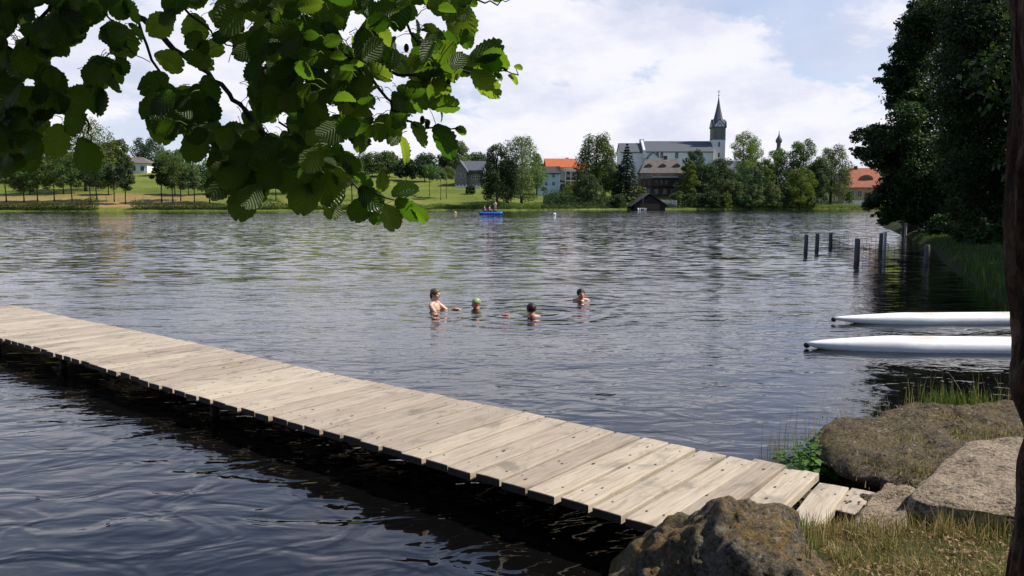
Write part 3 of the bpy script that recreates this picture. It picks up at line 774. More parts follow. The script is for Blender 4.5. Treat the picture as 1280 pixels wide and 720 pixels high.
grp = [(869, 232, 183, 28, 'dark', 'pointed dark tree just left of the church tower', .05),
       (861, 222, 196, 22, 'lime', 'yellow-green tree beside the right wall of the brown brick house', .05),
       (884, 226, 202, 34, 'dark', 'dark broad tree below the foot of the church tower', .03),
       (899, 238, 195, 26, 'dark', 'dark rounded tree right in front of the church tower', .05),
       (928, 262, 161, 40, 'lime', 'tall sunlit tree right of the church tower', .08),
       (914, 222, 222, 26, 'birch', 'pale willow-like shrub on the shore below the barn roof', .02),
       (935, 226, 205, 40, 'dark', 'dark tree in front of the grey barn roof', .03),
       (955, 232, 196, 24, 'mid', 'green tree left of the thin turret', .05),
       (970, 236, 183, 34, 'mid', 'tree directly below the thin dark turret', .05),
       (1002, 236, 169, 42, 'mid', 'largest rounded tree right of the turret', .05),
       (1000, 224, 206, 34, 'lime', 'sunlit lower tree in front of the largest rounded one', .04),
       (1038, 240, 177, 44, 'birch', 'loose grey-green tree above the pale picket fence', .06),
       (1022, 232, 196, 26, 'dark', 'darker tree squeezed between the rounded and the loose tree', .05),
       (944, 220, 228, 20, 'birch', 'small pale willow on the shore below the green tree', .05),
       (966, 221, 226, 20, 'birch', 'small pale willow on the shore below the turret tree', .08),
       (982, 222, 232, 16, 'mid', 'small green tree at the shore right of the pale willows', .05),
       (848, 219, 238, 18, 'mid', 'low green shrub right of the boathouse roof', .0),
       (868, 218, 240, 22, 'dark', 'dark low shrub on the shore below the yellow-green tree', .0),
       (890, 217, 238, 24, 'dark', 'dark low shrub on the shore below the church tower', .0),
       (908, 217, 240, 12, 'lime', 'bright shore shrub below the pale willow-like shrub', .0),
       (772, 212, 243, 18, 'dark', 'dark low shrub left of the boathouse', .0),
       (1062, 236, 238, 9, 'mid', 'small tree standing before the orange-roofed house at right', .05),
       (1010, 226, 241, 20, 'dark', 'dark low hedge shrub left of the picket fence', .0),
       (930, 219, 243, 22, 'dark', 'dark low shrub in the shadow below the barn', .0)]
for i, (px, D, tp, w, kd, lb, cl) in enumerate(grp):
    sh = 'shrub' in lb
    far_tree(px, D, tp, w, kd, lb, 400 + i, n=int(60 * w + 3.2 * w * max(10, 250 - tp)), leaf=0.36, clear=cl, k=24 if w > 24 else 16, name='shrub' if sh else 'tree', cat='shrub' if sh else 'tree', top=.6, limbs=2 if sh else 5)
# far wood on the skyline, one mass nobody could count
rs = np.random.RandomState(77)
bl = []
for px in np.arange(-260, 1500, 9):
    D = 345 + rs.uniform(-18, 18) + 60 * (px > 660); top = 203 + rs.uniform(-7, 5) + (6 if px > 660 else 0) - (6 if 250 < px < 520 else 0)
    p = W(px, top, D); z0 = H(p.x, p.y)
    for k_ in range(2):
        r_ = rs.uniform(2.4, 4.2); bl.append((p.x + rs.uniform(-2, 2), p.y, p.z - r_ - k_ * r_ * 1.1, r_, r_, r_ * 1.1))
    bl.append((p.x, p.y, z0 + 2, 4, 4, 3.5))
Vv, Ff = blob_leaves(bl, 52000, 0.85, rs)
tag(link('woodland', np_mesh('woodland', Vv, Ff), M_fol['dark']), 'dark far-off woodland along the skyline', 'woodland', kind='stuff')
# bank vegetation of the far shore
def shore_strip(name, pts, n, hgt, size, mat, label, seed, wid=1.6, back=0.6):
    rs = np.random.RandomState(seed); C = []
    P = np.array(pts, float); seg = np.linalg.norm(np.diff(P, axis=0), axis=1); cs = np.concatenate([[0], np.cumsum(seg)])
    s = rs.rand(n) * cs[-1]; x = np.interp(s, cs, P[:, 0]); y = np.interp(s, cs, P[:, 1]) + back + rs.rand(n) * wid
    hh = hgt * (0.35 + 0.9 * vnoise(x, y, 3.0, seed) * vnoise(x, y, 11.0, seed + 1) * 2)
    z0 = np.maximum(height(x, y), 0); z = z0 + rs.rand(n) ** 1.3 * hh
    C = np.stack([x, y, z], 1); Nn = np.stack([rs.normal(0, 1, n), rs.normal(0, 1, n) - .4, rs.normal(0, .5, n) + .3], 1)
    Vv, Ff = leaf_quads(C, Nn, size, rs, 0.4)
    return tag(link(name, np_mesh(name, Vv, Ff), mat), label, 'shore plants', kind='stuff')
shore_strip('shore_hedge', [fw(-60, 174), fw(0, 176), fw(122, 177.3)], 9000, 2.1, 0.32, M_fol['mid'], 'low green hedge of shore plants at far left', 11)
shore_strip('shore_growth', [fw(163, 178.3), fw(200, 179), fw(400, 185), fw(500, 190)], 14000, 1.9, 0.32, M_fol['mid'], 'low green strip of plants along the left shore', 12)
shore_strip('shore_grass', [fw(500, 190), fw(560, 195), fw(610, 194)], 4500, 1.2, 0.3, M_fol['lime'], 'low grass edge of the mown meadow', 13)
shore_strip('reed_bed', [fw(612, 194), fw(640, 193), fw(676, 197)], 6000, 2.6, 0.32, M_fol['reed'], 'pale yellow-green reed bed at the foot of the shore clump', 14, 2.5)
shore_strip('shore_scrub', [fw(676, 197), fw(760, 209), fw(900, 216)], 9000, 1.5, 0.34, M_fol['dark'], 'dark scrub along the village shore', 15, 2.5)
shore_strip('shore_thicket', [fw(848, 219), fw(900, 223), fw(1000, 230)], 12000, 4.6, 0.42, M_fol['dark'], 'dark thicket of shrubs filling the village shore between the trees', 17, 9.0, 2.0)
shore_strip('shore_thicket', [fw(680, 203), fw(784, 215)], 9000, 2.6, 0.42, M_fol['dark'], 'dark thicket of shrubs filling the shore left of the boathouse', 18, 9.0, 2.0)
shore_strip('bank_grass', [fw(900, 216), fw(1000, 224), fw(1110, 231)], 7000, 1.1, 0.3, M_fol['lime'], 'sunlit grass edge of the village shore at right', 16, 2.0, 0.3)

# ---- big trees on the right bank
def px_blobs(lst, D, dj, rs, dep=1.0):
    out = []
    for (px, py, r) in lst:
        d = D + rs.uniform(-dj, dj); p = W(px, py, d); rr = r * D / 1000.0
        out.append((p.x, p.y, p.z, rr, rr * dep, rr * 0.85))
    return out
rs = np.random.RandomState(5)
def local(bl, loc): return [(b[0] - loc[0], b[1] - loc[1], b[2] - loc[2]) + tuple(b[3:]) for b in bl]
# B: thick trunk standing by the water, its boughs reach left over the lake
locB = W(1131, 292, 50.5); locB = (25.4, 51.0, H(25.4, 51.0))
bB = px_blobs([(1160, 30, 30), (1180, 70, 36), (1143, 60, 22), (1132, 44, 12), (1120, 84, 13), (1140, 105, 26), (1120, 125, 15), (1165, 130, 34), (1088, 168, 13), (1070, 172, 8), (1103, 178, 17), (1125, 170, 20),
     (1075, 190, 10), (1090, 196, 14), (1115, 205, 22), (1150, 190, 34), (1108, 236, 15), (1125, 240, 20), (1098, 250, 15), (1085, 257, 8), (1118, 263, 16), (1140, 266, 16), (1104, 276, 7), (1155, 240, 30), (1160, 270, 22), (1190, 210, 40), (1185, 260, 30), (1136, 92, 20), (1130, 118, 20), (1128, 62, 15), (1134, 145, 22), (1142, 30, 18), (1118, 170, 16), (1145, 165, 24), (1150, 215, 24), (1122, 215, 14),
     (1178, 15, 30), (1150, 8, 14), (1128, 70, 8), (1110, 95, 7), (1100, 100, 4), (1170, -30, 36), (1200, -70, 40), (1175, 290, 14), (1190, 300, 12)], 49, 2.2, rs)
for (ex, ey) in [(1066, 166), (1064, 189), (1080, 178), (1094, 100), (1100, 85), (1104, 112), (1113, 58), (1108, 132), (1121, 32), (1134, 10), (1086, 206), (1082, 250), (1092, 270), (1102, 280), (1102, 226), (1098, 238)]:
    tx_, ty_ = 1158 + rs.uniform(-8, 8), ey * .8 + 30      # each spray runs from its tip back into the crown
    L_ = math.hypot(tx_ - ex, ty_ - ey)
    for q_ in range(9):
        f_ = q_ * 5.5 / L_
        if f_ > 1: break
        bB += px_blobs([(ex + (tx_ - ex) * f_ + rs.uniform(-2, 2), ey + (ty_ - ey) * f_ + rs.uniform(-3, 3), 2.6 + 1.25 * q_ + rs.uniform(-.6, .8))], 49, .8, rs)
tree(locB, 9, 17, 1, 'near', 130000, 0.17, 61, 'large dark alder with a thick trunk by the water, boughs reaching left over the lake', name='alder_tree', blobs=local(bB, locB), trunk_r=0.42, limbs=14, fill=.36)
locA = (22.0, 38.5, H(22.0, 38.5))
bA = px_blobs([(1225, 20, 44), (1262, 50, 50), (1215, 90, 46), (1250, 120, 46), (1210, 150, 40), (1285, 140, 50), (1240, 190, 46), (1205, 215, 34), (1270, 230, 40), (1228, 250, 30), (1200, 262, 22), (1205, 290, 14), (1222, 285, 14),
     (1300, 60, 60), (1320, 180, 60), (1190, 180, 26), (1190, 120, 24), (1200, 40, 26), (1240, -40, 60), (1320, -40, 70), (1230, -120, 60), (1300, -130, 70), (1350, 100, 70), (1218, 305, 8), (1190, 285, 12), (1255, 275, 16)], 37, 3.0, rs)
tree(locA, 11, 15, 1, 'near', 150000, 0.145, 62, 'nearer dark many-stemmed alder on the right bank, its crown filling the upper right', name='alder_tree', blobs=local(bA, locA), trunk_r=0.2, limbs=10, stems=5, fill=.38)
for i, (px, D, r, tp, lb) in enumerate([(1160, 56, 40, 236, 'dark understorey bush between the two big alders'), (1215, 66, 60, 232, 'dark undergrowth behind the many-stemmed alder'),
                                        (1285, 60, 60, 225, 'dark undergrowth at the right edge behind the near trunk'), (1238, 33, 22, 284, 'dark leafy undergrowth at the foot of the many-stemmed alder'), (1182, 44, 26, 268, 'low dark bush overhanging the water below the nearer alder')]):
    p = W(px, 290, D); z = H(p.x, p.y); zt = W(px, tp, D).z
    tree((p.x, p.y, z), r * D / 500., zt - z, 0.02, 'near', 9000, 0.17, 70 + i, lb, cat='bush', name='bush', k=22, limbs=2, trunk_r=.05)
# unseen trees added beyond the frame edge so their shade darkens the right bank
for i, (x, y, w, h_, lb) in enumerate([(17.6, 17.6, 5.5, 9, 'unseen shade tree added right of the frame, nearest of the row'), (24, 30.5, 8, 12, 'unseen shade tree added right of the frame, fourth in the row'), (23.5, 19.5, 8, 12, 'unseen shade tree added right of the frame, set back from the water'), (18.8, 23.2, 8.6, 12, 'unseen shade tree added right of the frame, between the others and the trunk'), (24.5, 25.5, 8, 11, 'unseen shade tree added right of the frame, nearer one'), (31, 36, 10, 13, 'unseen shade tree added right of the frame, farther one')]):
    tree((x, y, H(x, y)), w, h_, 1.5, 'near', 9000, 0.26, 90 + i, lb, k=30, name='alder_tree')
# trees farther along that bank, closing the view to the right
for i, (px, D, w, tp, lb) in enumerate([(1190, 90, 90, 120, 'far dark tree seen through gaps behind the two alders'), (1290, 80, 110, 90, 'far dark tree behind the alders at the right edge')]):
    p = W(px, 290, D); z = H(p.x, p.y); zt = W(px, tp, D).z
    tree((p.x, p.y, z), w * D / 1000., zt - z, 0.8, 'dark', 12000, 0.3, 80 + i, lb, k=30, fol='near')
# ---------------------------------------------------------------- near trees: trunk at the right edge, leafy alder branch at upper left
def leaf_mat():
    m, nt, out = newmat('alder_leaf'); N = NT(nt)
    uv = N.n('ShaderNodeUVMap', uv_map='uv'); sp = N.n('ShaderNodeSeparateXYZ', {0: uv.outputs[0]})
    geo = N.n('ShaderNodeNewGeometry')
    au = N.math('ABSOLUTE', N.math('SUBTRACT', sp.outputs[0], 0.5))           # 0 midrib .. .5 edge
    q = N.math('SUBTRACT', sp.outputs[1], N.math('MULTIPLY', au, 0.62))
    w = N.math('ABSOLUTE', N.math('SINE', N.math('MULTIPLY', q, 3.14159 * 8.5)))  # 0 at veins
    vein = N.ramp(w, [(0.0, 1.0), (0.22, 0.0)])
    mid = N.ramp(au, [(0.0, 1.0), (0.022, 0.0)])
    vn = N.math('MAXIMUM', vein, mid)
    rnd = geo.outputs['Random Per Island']
    f = N.noise(geo.outputs['Position'], 30.0, 4, 0.6)
    top = N.ramp(rnd, [(0.0, (0.016, 0.042, 0.008)), (0.55, (0.030, 0.070, 0.010)), (0.9, (0.060, 0.115, 0.015)), (1.0, (0.10, 0.14, 0.02))])
    top = N.mix(N.math('MULTIPLY', f, 0.3), top, (0.03, 0.05, 0.012))
    top = N.mix(N.math('MULTIPLY', vn, 0.35), top, (0.10, 0.16, 0.04))
    under = N.mix(N.math('MULTIPLY', vn, 0.55), (0.085, 0.125, 0.050), (0.24, 0.28, 0.15))
    bf = geo.outputs['Backfacing']
    col = N.mix(bf, top, under)
    p = N.n('ShaderNodeBsdfPrincipled', {'Base Color': col, 'Roughness': N.math('MULTIPLY_ADD', bf, 0.25, 0.30), 'Specular IOR Level': 0.45})
    hgt = N.math('POWER', w, 0.6)
    nt.links.new(N.bump(hgt, 0.9, 0.004), p.inputs['Normal'])
    tcol = N.mix(N.math('MULTIPLY', vn, 0.5), N.ramp(rnd, [(0.0, (0.07, 0.20, 0.008)), (0.6, (0.24, 0.46, 0.02)), (1.0, (0.46, 0.66, 0.04))]), (0.10, 0.16, 0.02))
    t = N.n('ShaderNodeBsdfTranslucent', {'Color': tcol})
    mx = N.n('ShaderNodeMixShader', {0: 0.38, 1: p.outputs[0], 2: t.outputs[0]})
    nt.links.new(mx.outputs[0], out.inputs[0])
    return m
M_leaf = leaf_mat()
M_twig = simple('alder_twig', (0.085, 0.070, 0.052), (0.035, 0.028, 0.022), 40, 0.8, 0.5, 90, 0.003)
M_bough = simple('alder_bough', (0.16, 0.135, 0.105), (0.055, 0.045, 0.036), 25, 0.85, 0.6, 60, 0.004)
M_petiole = simple('leaf_stalk', (0.13, 0.19, 0.05), (0.09, 0.12, 0.04), 40, 0.6)
NS, NTt = 8, 16
def alder_leaf(base, tip_dir, face, L, rr):
    """one broad round leaf: returns verts, uvs. base point, direction to the tip, normal-ish"""
    t_ = tip_dir.normalized(); n_ = (face - t_ * face.dot(t_))
    if n_.length < 1e-4: n_ = t_.orthogonal()
    n_.normalize(); s_ = t_.cross(n_)
    Wd_ = L * rr.uniform(0.38, 0.46); fold = rr.uniform(0.02, 0.38); curl = rr.uniform(-0.35, 0.75); cup = rr.uniform(-.3, .3)
    ph = rr.uniform(0, 6.28); vs = []; uv = []
    for j in range(NTt + 1):
        t = j / NTt
        wj = (math.sin(math.pi * (0.03 + 0.94 * t ** 1.12)) ** 0.62)
        ser = 1 + 0.05 * math.sin(j * 1.57 + ph) + 0.045 * (1 if j % 2 else -1)
        for i in range(NS + 1):
            s = i / NS * 2 - 1
            x = s * Wd_ * wj * (ser if abs(s) > .9 else 1)
            # blunt notched tip
            y = L * (t - 0.06 * max(0, 1 - abs(s) * 2.2) * (t ** 8)) + 0.02 * L * abs(s)
            z = abs(s) * Wd_ * wj * fold + curl * L * (t * t) * -0.5 + cup * Wd_ * 0.3 * (s * s) * math.sin(3.1 * t)
            z += 0.028 * L * math.sin((t - 0.31 * abs(s)) * math.pi * 17) * abs(s) ** .5
            z += 0.04 * L * math.sin(4 * t + ph) * s
            vs.append(base + s_ * x + t_ * y + n_ * z); uv.append((s * .5 + .5, t))
    return vs, uv
LF = np.array([(j * (NS + 1) + i, j * (NS + 1) + i + 1, (j + 1) * (NS + 1) + i + 1, (j + 1) * (NS + 1) + i) for j in range(NTt) for i in range(NS)])
# outline of the hanging foliage in the view, used only to choose which way the branches spread
maskP = [[(-30, -30), (152, -30), (166, 0), (168, 30), (160, 62), (150, 98), (127, 108), (124, 150), (104, 142), (84, 160), (60, 172), (48, 200), (24, 212), (-30, 225)],
         [(198, -30), (612, -30), (592, 10), (592, 42), (572, 58), (606, 72), (600, 92), (566, 100), (562, 118), (572, 148), (545, 152), (520, 160), (500, 178), (474, 190), (452, 190), (446, 214), (400, 214), (418, 246), (396, 262), (380, 244), (368, 226), (352, 246), (338, 228), (330, 262), (312, 268), (296, 262), (292, 246), (266, 236), (258, 222), (276, 190), (252, 190), (214, 182), (188, 168), (172, 142), (186, 118), (176, 100), (196, 74), (218, 86), (238, 74), (206, 50), (198, 28)]]
holes = [(232, 22, 12), (252, 34, 9), (282, 72, 9), (288, 88, 12), (270, 96, 8), (300, 80, 5), (288, 146, 15), (306, 132, 8), (270, 132, 7), (446, 26, 9), (440, 36, 6), (412, 138, 9), (345, 160, 8), (350, 152, 6), (500, 34, 9),
         (532, 15, 5), (556, 30, 6), (488, 108, 10), (475, 100, 6), (478, 133, 7), (505, 62, 4), (532, 150, 9), (24, 40, 12), (14, 52, 9), (56, 12, 7), (94, 58, 6), (75, 76, 6), (100, 84, 4), (92, 100, 10), (72, 152, 9), (35, 104, 6), (118, 40, 8), (140, 18, 8), (130, 62, 6), (150, 70, 8), (300, 108, 9), (240, 96, 8), (215, 100, 8), (262, 262, 6), (320, 40, 0), (310, 30, 5), (262, 5, 4), (430, 178, 4), (395, 100, 3)]
def inpoly(x, y, P):
    c = False; n = len(P)
    for i in range(n):
        a = P[i]; b = P[(i + 1) % n]
        if (a[1] > y) != (b[1] > y) and x < (b[0] - a[0]) * (y - a[1]) / (b[1] - a[1]) + a[0]: c = not c
    return c
twigs = [  # (list of (px,py,dist), r0, r1, bough?)
    ([(120, -40, 2.5), (165, 12, 2.4), (200, 42, 2.35), (240, 78, 2.3), (276, 108, 2.25), (308, 138, 2.2), (335, 172, 2.15), (350, 205, 2.1), (352, 235, 2.05)], 0.0105, 0.003, True),
    ([(318, -30, 2.0), (345, 25, 1.95), (390, 48, 1.9), (440, 75, 1.85), (500, 92, 1.85), (560, 88, 1.8), (610, 86, 1.8), (648, 94, 1.78)], 0.0065, 0.0012, False),
    ([(300, 130, 2.2), (340, 185, 2.1), (390, 205, 2.0), (440, 232, 1.9), (485, 248, 1.85), (520, 246, 1.85)], 0.005, 0.0012, False),
    ([(440, 75, 1.85), (480, 120, 1.85), (505, 152, 1.8), (535, 160, 1.8), (570, 160, 1.78), (580, 165, 1.78)], 0.004, 0.001, False),
    ([(-40, 30, 2.2), (30, 75, 2.2), (80, 115, 2.15), (112, 150, 2.1), (112, 178, 2.1)], 0.006, 0.0015, False),
    ([(90, -40, 2.0), (50, 25, 2.0), (28, 70, 2.05), (10, 130, 2.1), (8, 180, 2.1)], 0.005, 0.0015, False),
    ([(165, 12, 2.4), (190, 75, 2.3), (222, 128, 2.25), (258, 162, 2.2), (285, 195, 2.15), (306, 235, 2.1)], 0.0045, 0.0012, False),
    ([(122, -20, 2.1), (140, 30, 2.1), (160, 60, 2.1), (188, 78, 2.1)], 0.003, 0.001, False),
    ([(480, -40, 1.9), (500, 20, 1.9), (530, 60, 1.9), (560, 90, 1.85)], 0.005, 0.001, False),
    ([(560, -40, 1.8), (590, -5, 1.8), (618, 6, 1.8), (640, -2, 1.8)], 0.003, 0.001, False),
    ([(200, -40, 2.1), (232, 10, 2.1), (262, 40, 2.1), (290, 60, 2.1), (330, 75, 2.05)], 0.004, 0.001, False),
    ([(400, -40, 2.1), (420, 30, 2.1), (425, 90, 2.05), (430, 140, 2.0), (440, 180, 1.95)], 0.0045, 0.001, False),
    ([(350, 150, 2.15), (380, 190, 2.1), (385, 225, 2.0), (398, 245, 2.0)], 0.003, 0.001, False),
]
root = empty('alder_tree', (-2.6, -1.2, H(-2.6, -1.2)), label='alder tree whose leafy boughs hang into view from the upper left', cat='tree')
RL = Vector(root.location)
tw_bough = MB(); tw = MB(); nodes = []
for pts, r0, r1, bough in twigs:
    P3 = [W(a, b, d) - RL for a, b, d in pts]
    # densify with small wander
    Q = []; rg = random.Random(int(pts[0][0]) + 7)
    for a, b in zip(P3, P3[1:]):
        for k in range(4):
            Q.append(a.lerp(b, k / 4) + Vector((rg.uniform(-1, 1), rg.uniform(-1, 1), rg.uniform(-1, 1))) * 0.006)
    Q.append(P3[-1])
    rad = [r0 + (r1 - r0) * i / (len(Q) - 1) for i in range(len(Q))]
    (tw_bough if bough else tw).tube(Q, rad, 7)
    nodes += Q
nodes_np = np.array([list(v) for v in nodes])
# trunk and arching boughs out of frame, feeding the twigs
tk = MB()
tk.tube([(0, 0, -0.3), (0.05, 0.02, 1.0), (0.0, 0.1, 2.4), (-0.05, 0.1, 4.2), (0.1, 0.0, 6.5)], [0.24, 0.19, 0.17, 0.13, 0.05], 14)
for tgt in (twigs[0], twigs[1], twigs[4], twigs[8], twigs[10], twigs[11], twigs[5], twigs[9]):
    a, b, d = tgt[0][0]; q = W(a, b, d) - RL; s = Vector((0, 0.1, 2.3 + 0.1 * twigs.index(tgt)))
    tk.tube([s, s.lerp(q, .35) + Vector((0, 0, .35)), s.lerp(q, .75) + Vector((0, 0, .28)), q], [0.05, 0.032, 0.016, tgt[1]], 7)
tk.build('trunk', M_bark, root)
tw_bough.build('bough', M_bough, root, smooth=True)
rr = random.Random(21)
LV = []; LU = []; nl = 0
def add_leaf(px, py, d, Lpx, ang=None, tilt=None, force=False, facing=None):
    """hang one leaf centred near (px,py)"""
    global nl
    L = Lpx * d / 1000.0
    c = W(px, py, d) - RL
    dd = np.linalg.norm(nodes_np - np.array(list(c)), axis=1); j = int(dd.argmin()); nd = nodes[j]
    if ang is None:
        q = proj(nd + RL); a0 = math.atan2(py - q[1], px - q[0]); ang = a0 + rr.gauss(0, 0.5)
        # leaves hang: bias to point down
        v = Vector((math.cos(ang), math.sin(ang) + 0.6)); ang = math.atan2(v.y, v.x)
    td = Vector((math.cos(ang), rr.uniform(-.35, .35) if tilt is None else tilt, -math.sin(ang)))
    td.normalize()
    face = facing or Vector((rr.gauss(0, .45), -1 if rr.random() < .5 else 1, rr.gauss(0.15, .5)))
    base = c - td * L * 0.5
    vs, uv = alder_leaf(base, td, face, L, rr)
    LV.extend(vs); LU.extend(uv); nl += 1
    # stalk back toward the twig
    e = nd - base
    if e.length > 0.05: e = e.normalized() * 0.032
    mid = base + e * .5 + Vector((0, 0, 0.004))
    tw.tube([base, mid, base + e], [0.0008, 0.0009, 0.0012], 4, mi=1)
# dark fill inside the outline
cnt = 0; tries = 0
while cnt < 1000 and tries < 90000:
    tries += 1
    px, py = (rr.uniform(-30, 612) if rr.random() < .72 else rr.uniform(-30, 168)), rr.uniform(-30, 270)
    left = px < 170
    Lp = rr.uniform(22, 44) if px < 360 else rr.uniform(17, 37)
    rad = Lp * 0.5
    ok = False
    for Pm in maskP:
        if inpoly(px, py, Pm):
            ok = all(inpoly(px + rad * .82 * math.cos(a), py + rad * .82 * math.sin(a), Pm) for a in [k * math.pi / 4 for k in range(8)])
            if ok: break
    if not ok: continue
    if any((px - hx) ** 2 + (py - hy) ** 2 < (hr * .75 + rad * .88) ** 2 for hx, hy, hr in holes if hr > 0): continue
    d = rr.uniform(1.75, 2.55) if px < 380 else rr.uniform(1.5, 2.6)
    # shaded leaves on the left hang nearly face-on, the lit ones on the right lie at all angles
    if px < 340 or (py > 130 and px < 440): fc = Vector((rr.gauss(0, .22), -1 if rr.random() < .35 else 1, rr.gauss(.1, .3)))
    else:
        fc = Vector((rr.gauss(.25, .5), rr.uniform(.3, 1.0), rr.uniform(.4, 1.3)))
        if rr.random() < .35: fc = Vector((-fc.x, -fc.y, rr.uniform(-.2, .9)))
    add_leaf(px, py, d, Lp, facing=fc)
    cnt += 1
D2 = math.pi / 180
F_ = lambda a=0, b=1, c=0.1: Vector((a, b, c))
hero = [  # px, py, dist, L, angle(deg, 90 = down), facing
    (108, 194, 2.1, 46, 70, F_(.1, 1, .1)), (70, 176, 2.1, 44, 110, F_(0, 1, 0)), (95, 150, 2.1, 40, 60, F_(.3, 1, 0)), (128, 128, 2.1, 36, 80, F_(.5, 1, 0)), (118, 122, 2.1, 40, 95, F_(.1, 1, .1)),
    (30, 190, 2.1, 50, 100, F_(.1, 1, .1)), (8, 200, 2.1, 46, 85, F_(0, 1, .2)), (140, 105, 2.1, 30, 20, F_(0, 1, 1.2)), (152, 82, 2.1, 24, 60, F_(0, 1, .1)), (138, 88, 2.1, 34, 70, F_(0, -1, .2)),
    (150, 50, 2.15, 46, 70, F_(0, 1, .1)), (166, 14, 2.2, 34, 40, F_(.4, 1, .6)), (172, 38, 2.2, 26, 35, F_(0, 1, 1.4)), (145, 8, 2.2, 36, 30, F_(0, 1, .3)),
    (194, 104, 2.25, 40, 150, F_(0, 1, 0)), (190, 135, 2.25, 40, 130, F_(0, 1, .1)), (200, 160, 2.25, 42, 95, F_(0, 1, .1)), (244, 180, 2.2, 46, 90, F_(0, 1, .1)), (226, 145, 2.2, 40, 60, F_(0, 1, .1)),
    (262, 112, 2.2, 36, 75, F_(.1, 1, 0)), (252, 140, 2.2, 34, 100, F_(0, 1, .1)), (212, 76, 2.2, 38, 20, F_(.1, 1, .4)), (200, 30, 2.2, 36, 140, F_(0, 1, .1)), (213, 4, 2.1, 26, 100, F_(0, 1, .2)), (245, 36, 2.2, 38, 80, F_(.1, -1, .2)),
    (262, 138, 2.15, 36, 80, F_(0, 1, .2)), (278, 190, 2.15, 38, 120, F_(0, 1, .2)), (275, 202, 2.1, 34, 150, F_(.2, 1, 0)), (298, 160, 2.1, 34, 0, F_(0, .4, 1)), (274, 232, 2.05, 38, 120, F_(0, 1, .2)), (305, 252, 2.0, 48, 100, F_(0, 1, .1)),
    (318, 235, 2.0, 42, 90, F_(0, 1, .1)), (330, 215, 2.0, 40, 70, F_(0, 1, .1)), (288, 215, 2.1, 36, 95, F_(.3, 1, 0)),
    (366, 222, 2.0, 44, 110, F_(0, 1, .2)), (380, 244, 1.95, 46, 95, F_(0, 1, .1)), (411, 236, 1.9, 46, 72, F_(.15, -1, .35)), (415, 262, 1.9, 26, 85, F_(0, 1, .1)), (398, 225, 1.95, 34, 100, F_(.7, -1, .1)),
    (449, 262, 1.85, 34, 110, F_(0, 1, .2)), (489, 272, 1.82, 36, 60, F_(0, 1, .2)), (462, 248, 1.85, 38, 50, F_(.3, -1, .6)), (476, 226, 1.85, 26, 95, F_(.4, 1, .1)), (455, 225, 1.85, 30, 20, F_(0, 1, 1.0)), (505, 238, 1.82, 34, -20, F_(0, -1, .9)),
    (510, 262, 1.82, 40, 40, F_(.1, 1, .9)), (524, 268, 1.8, 26, 40, F_(.2, 1, .8)), (470, 270, 1.85, 22, 90, F_(.3, -1, .2)), (430, 218, 1.9, 32, 80, F_(.2, 1, .2)), (438, 205, 1.9, 30, 60, F_(.2, -1, .5)),
    (556, 176, 1.78, 46, 55, F_(.15, 1, .35)), (524, 168, 1.8, 36, 55, F_(.2, 1, .9)), (508, 186, 1.85, 34, 62, F_(1, 1, 0)), (576, 163, 1.78, 16, 15, F_(0, 1, .6)), (534, 154, 1.82, 12, 60, F_(0, 1, .2)), (493, 172, 1.85, 22, 120, F_(0, 1, .1)),
    (475, 160, 1.85, 34, 100, F_(.1, 1, .2)), (555, 134, 1.8, 38, 0, F_(0, 1, .6)), (545, 112, 1.8, 36, 10, F_(0, 1, .6)), (605, 106, 1.76, 46, 48, F_(.3, 1, .45)), (608, 66, 1.76, 44, -20, F_(-.1, -1, .5)), (620, 72, 1.76, 34, 8, F_(0, 1, .9)), (613, 82, 1.76, 30, 10, F_(.1, 1, .5)),
    (600, 82, 1.78, 30, 40, F_(0, 1, .5)), (648, 84, 1.76, 11, 10, F_(0, 1, .6)), (642, 98, 1.76, 16, 30, F_(0, 1, 1.4)), (622, 96, 1.76, 14, 35, F_(0, 1, 1.2)), (568, 82, 1.8, 40, 60, F_(.1, 1, .5)), (550, 86, 1.8, 40, 30, F_(0, 1, .5)), (578, 30, 1.85, 46, 90, F_(0, 1, .2)), (570, 12, 1.85, 40, 60, F_(0, 1, .2)),
    (546, 50, 1.8, 24, 120, F_(.1, 1, .5)), (590, 4, 1.82, 14, 20, F_(0, 1, .6)), (622, -1, 1.8, 14, 0, F_(0, 1, .8)), (582, 48, 1.8, 26, 70, F_(0, 1, .5)),
    (402, 110, 1.8, 44, 75, F_(.1, -1, .3)), (396, 100, 1.85, 38, 85, F_(.1, -1, .25)), (326, 55, 1.85, 44, 100, F_(-.2, -1, .35)), (458, 58, 1.8, 42, 70, F_(0, -1, .35)), (404, 12, 1.8, 34, -80, F_(0, 1, .7)), (498, 12, 1.8, 42, 80, F_(.2, -1, .3)),
    (432, 88, 1.8, 36, 30, F_(.1, 1, .8)), (470, 92, 1.8, 40, 25, F_(.1, 1, .8)), (452, 150, 1.85, 40, 90, F_(0, 1, .2)), (398, 168, 1.9, 44, 90, F_(0, 1, .1)), (368, 190, 1.95, 46, 95, F_(0, 1, .1)), (396, 138, 1.82, 40, 60, F_(.5, -1, .3)),
    (352, 8, 1.85, 46, 60, F_(.1, 1, .5)), (398, 45, 1.8, 40, 150, F_(.1, 1, .8)), (378, 62, 1.8, 38, 30, F_(.1, 1, .9)), (536, 98, 1.8, 38, 20, F_(.1, 1, .8)), (520, 120, 1.82, 42, 60, F_(.1, 1, .5)),
]
for (px, py, d, L, a, fc) in hero:
    if px > 380 and py < 200: fc = fc + Vector((.25, 0, .35 if fc.y > 0 else .1))
    add_leaf(px, py, d, L, a * D2, rr.uniform(-.2, .2), facing=fc.copy())
lm = np_mesh('leaves', np.array([list(v) for v in LV]), np.concatenate([LF + k * (NS + 1) * (NTt + 1) for k in range(nl)]), uv=np.array(LU))
link('leaves', lm, M_leaf, root, smooth=True)
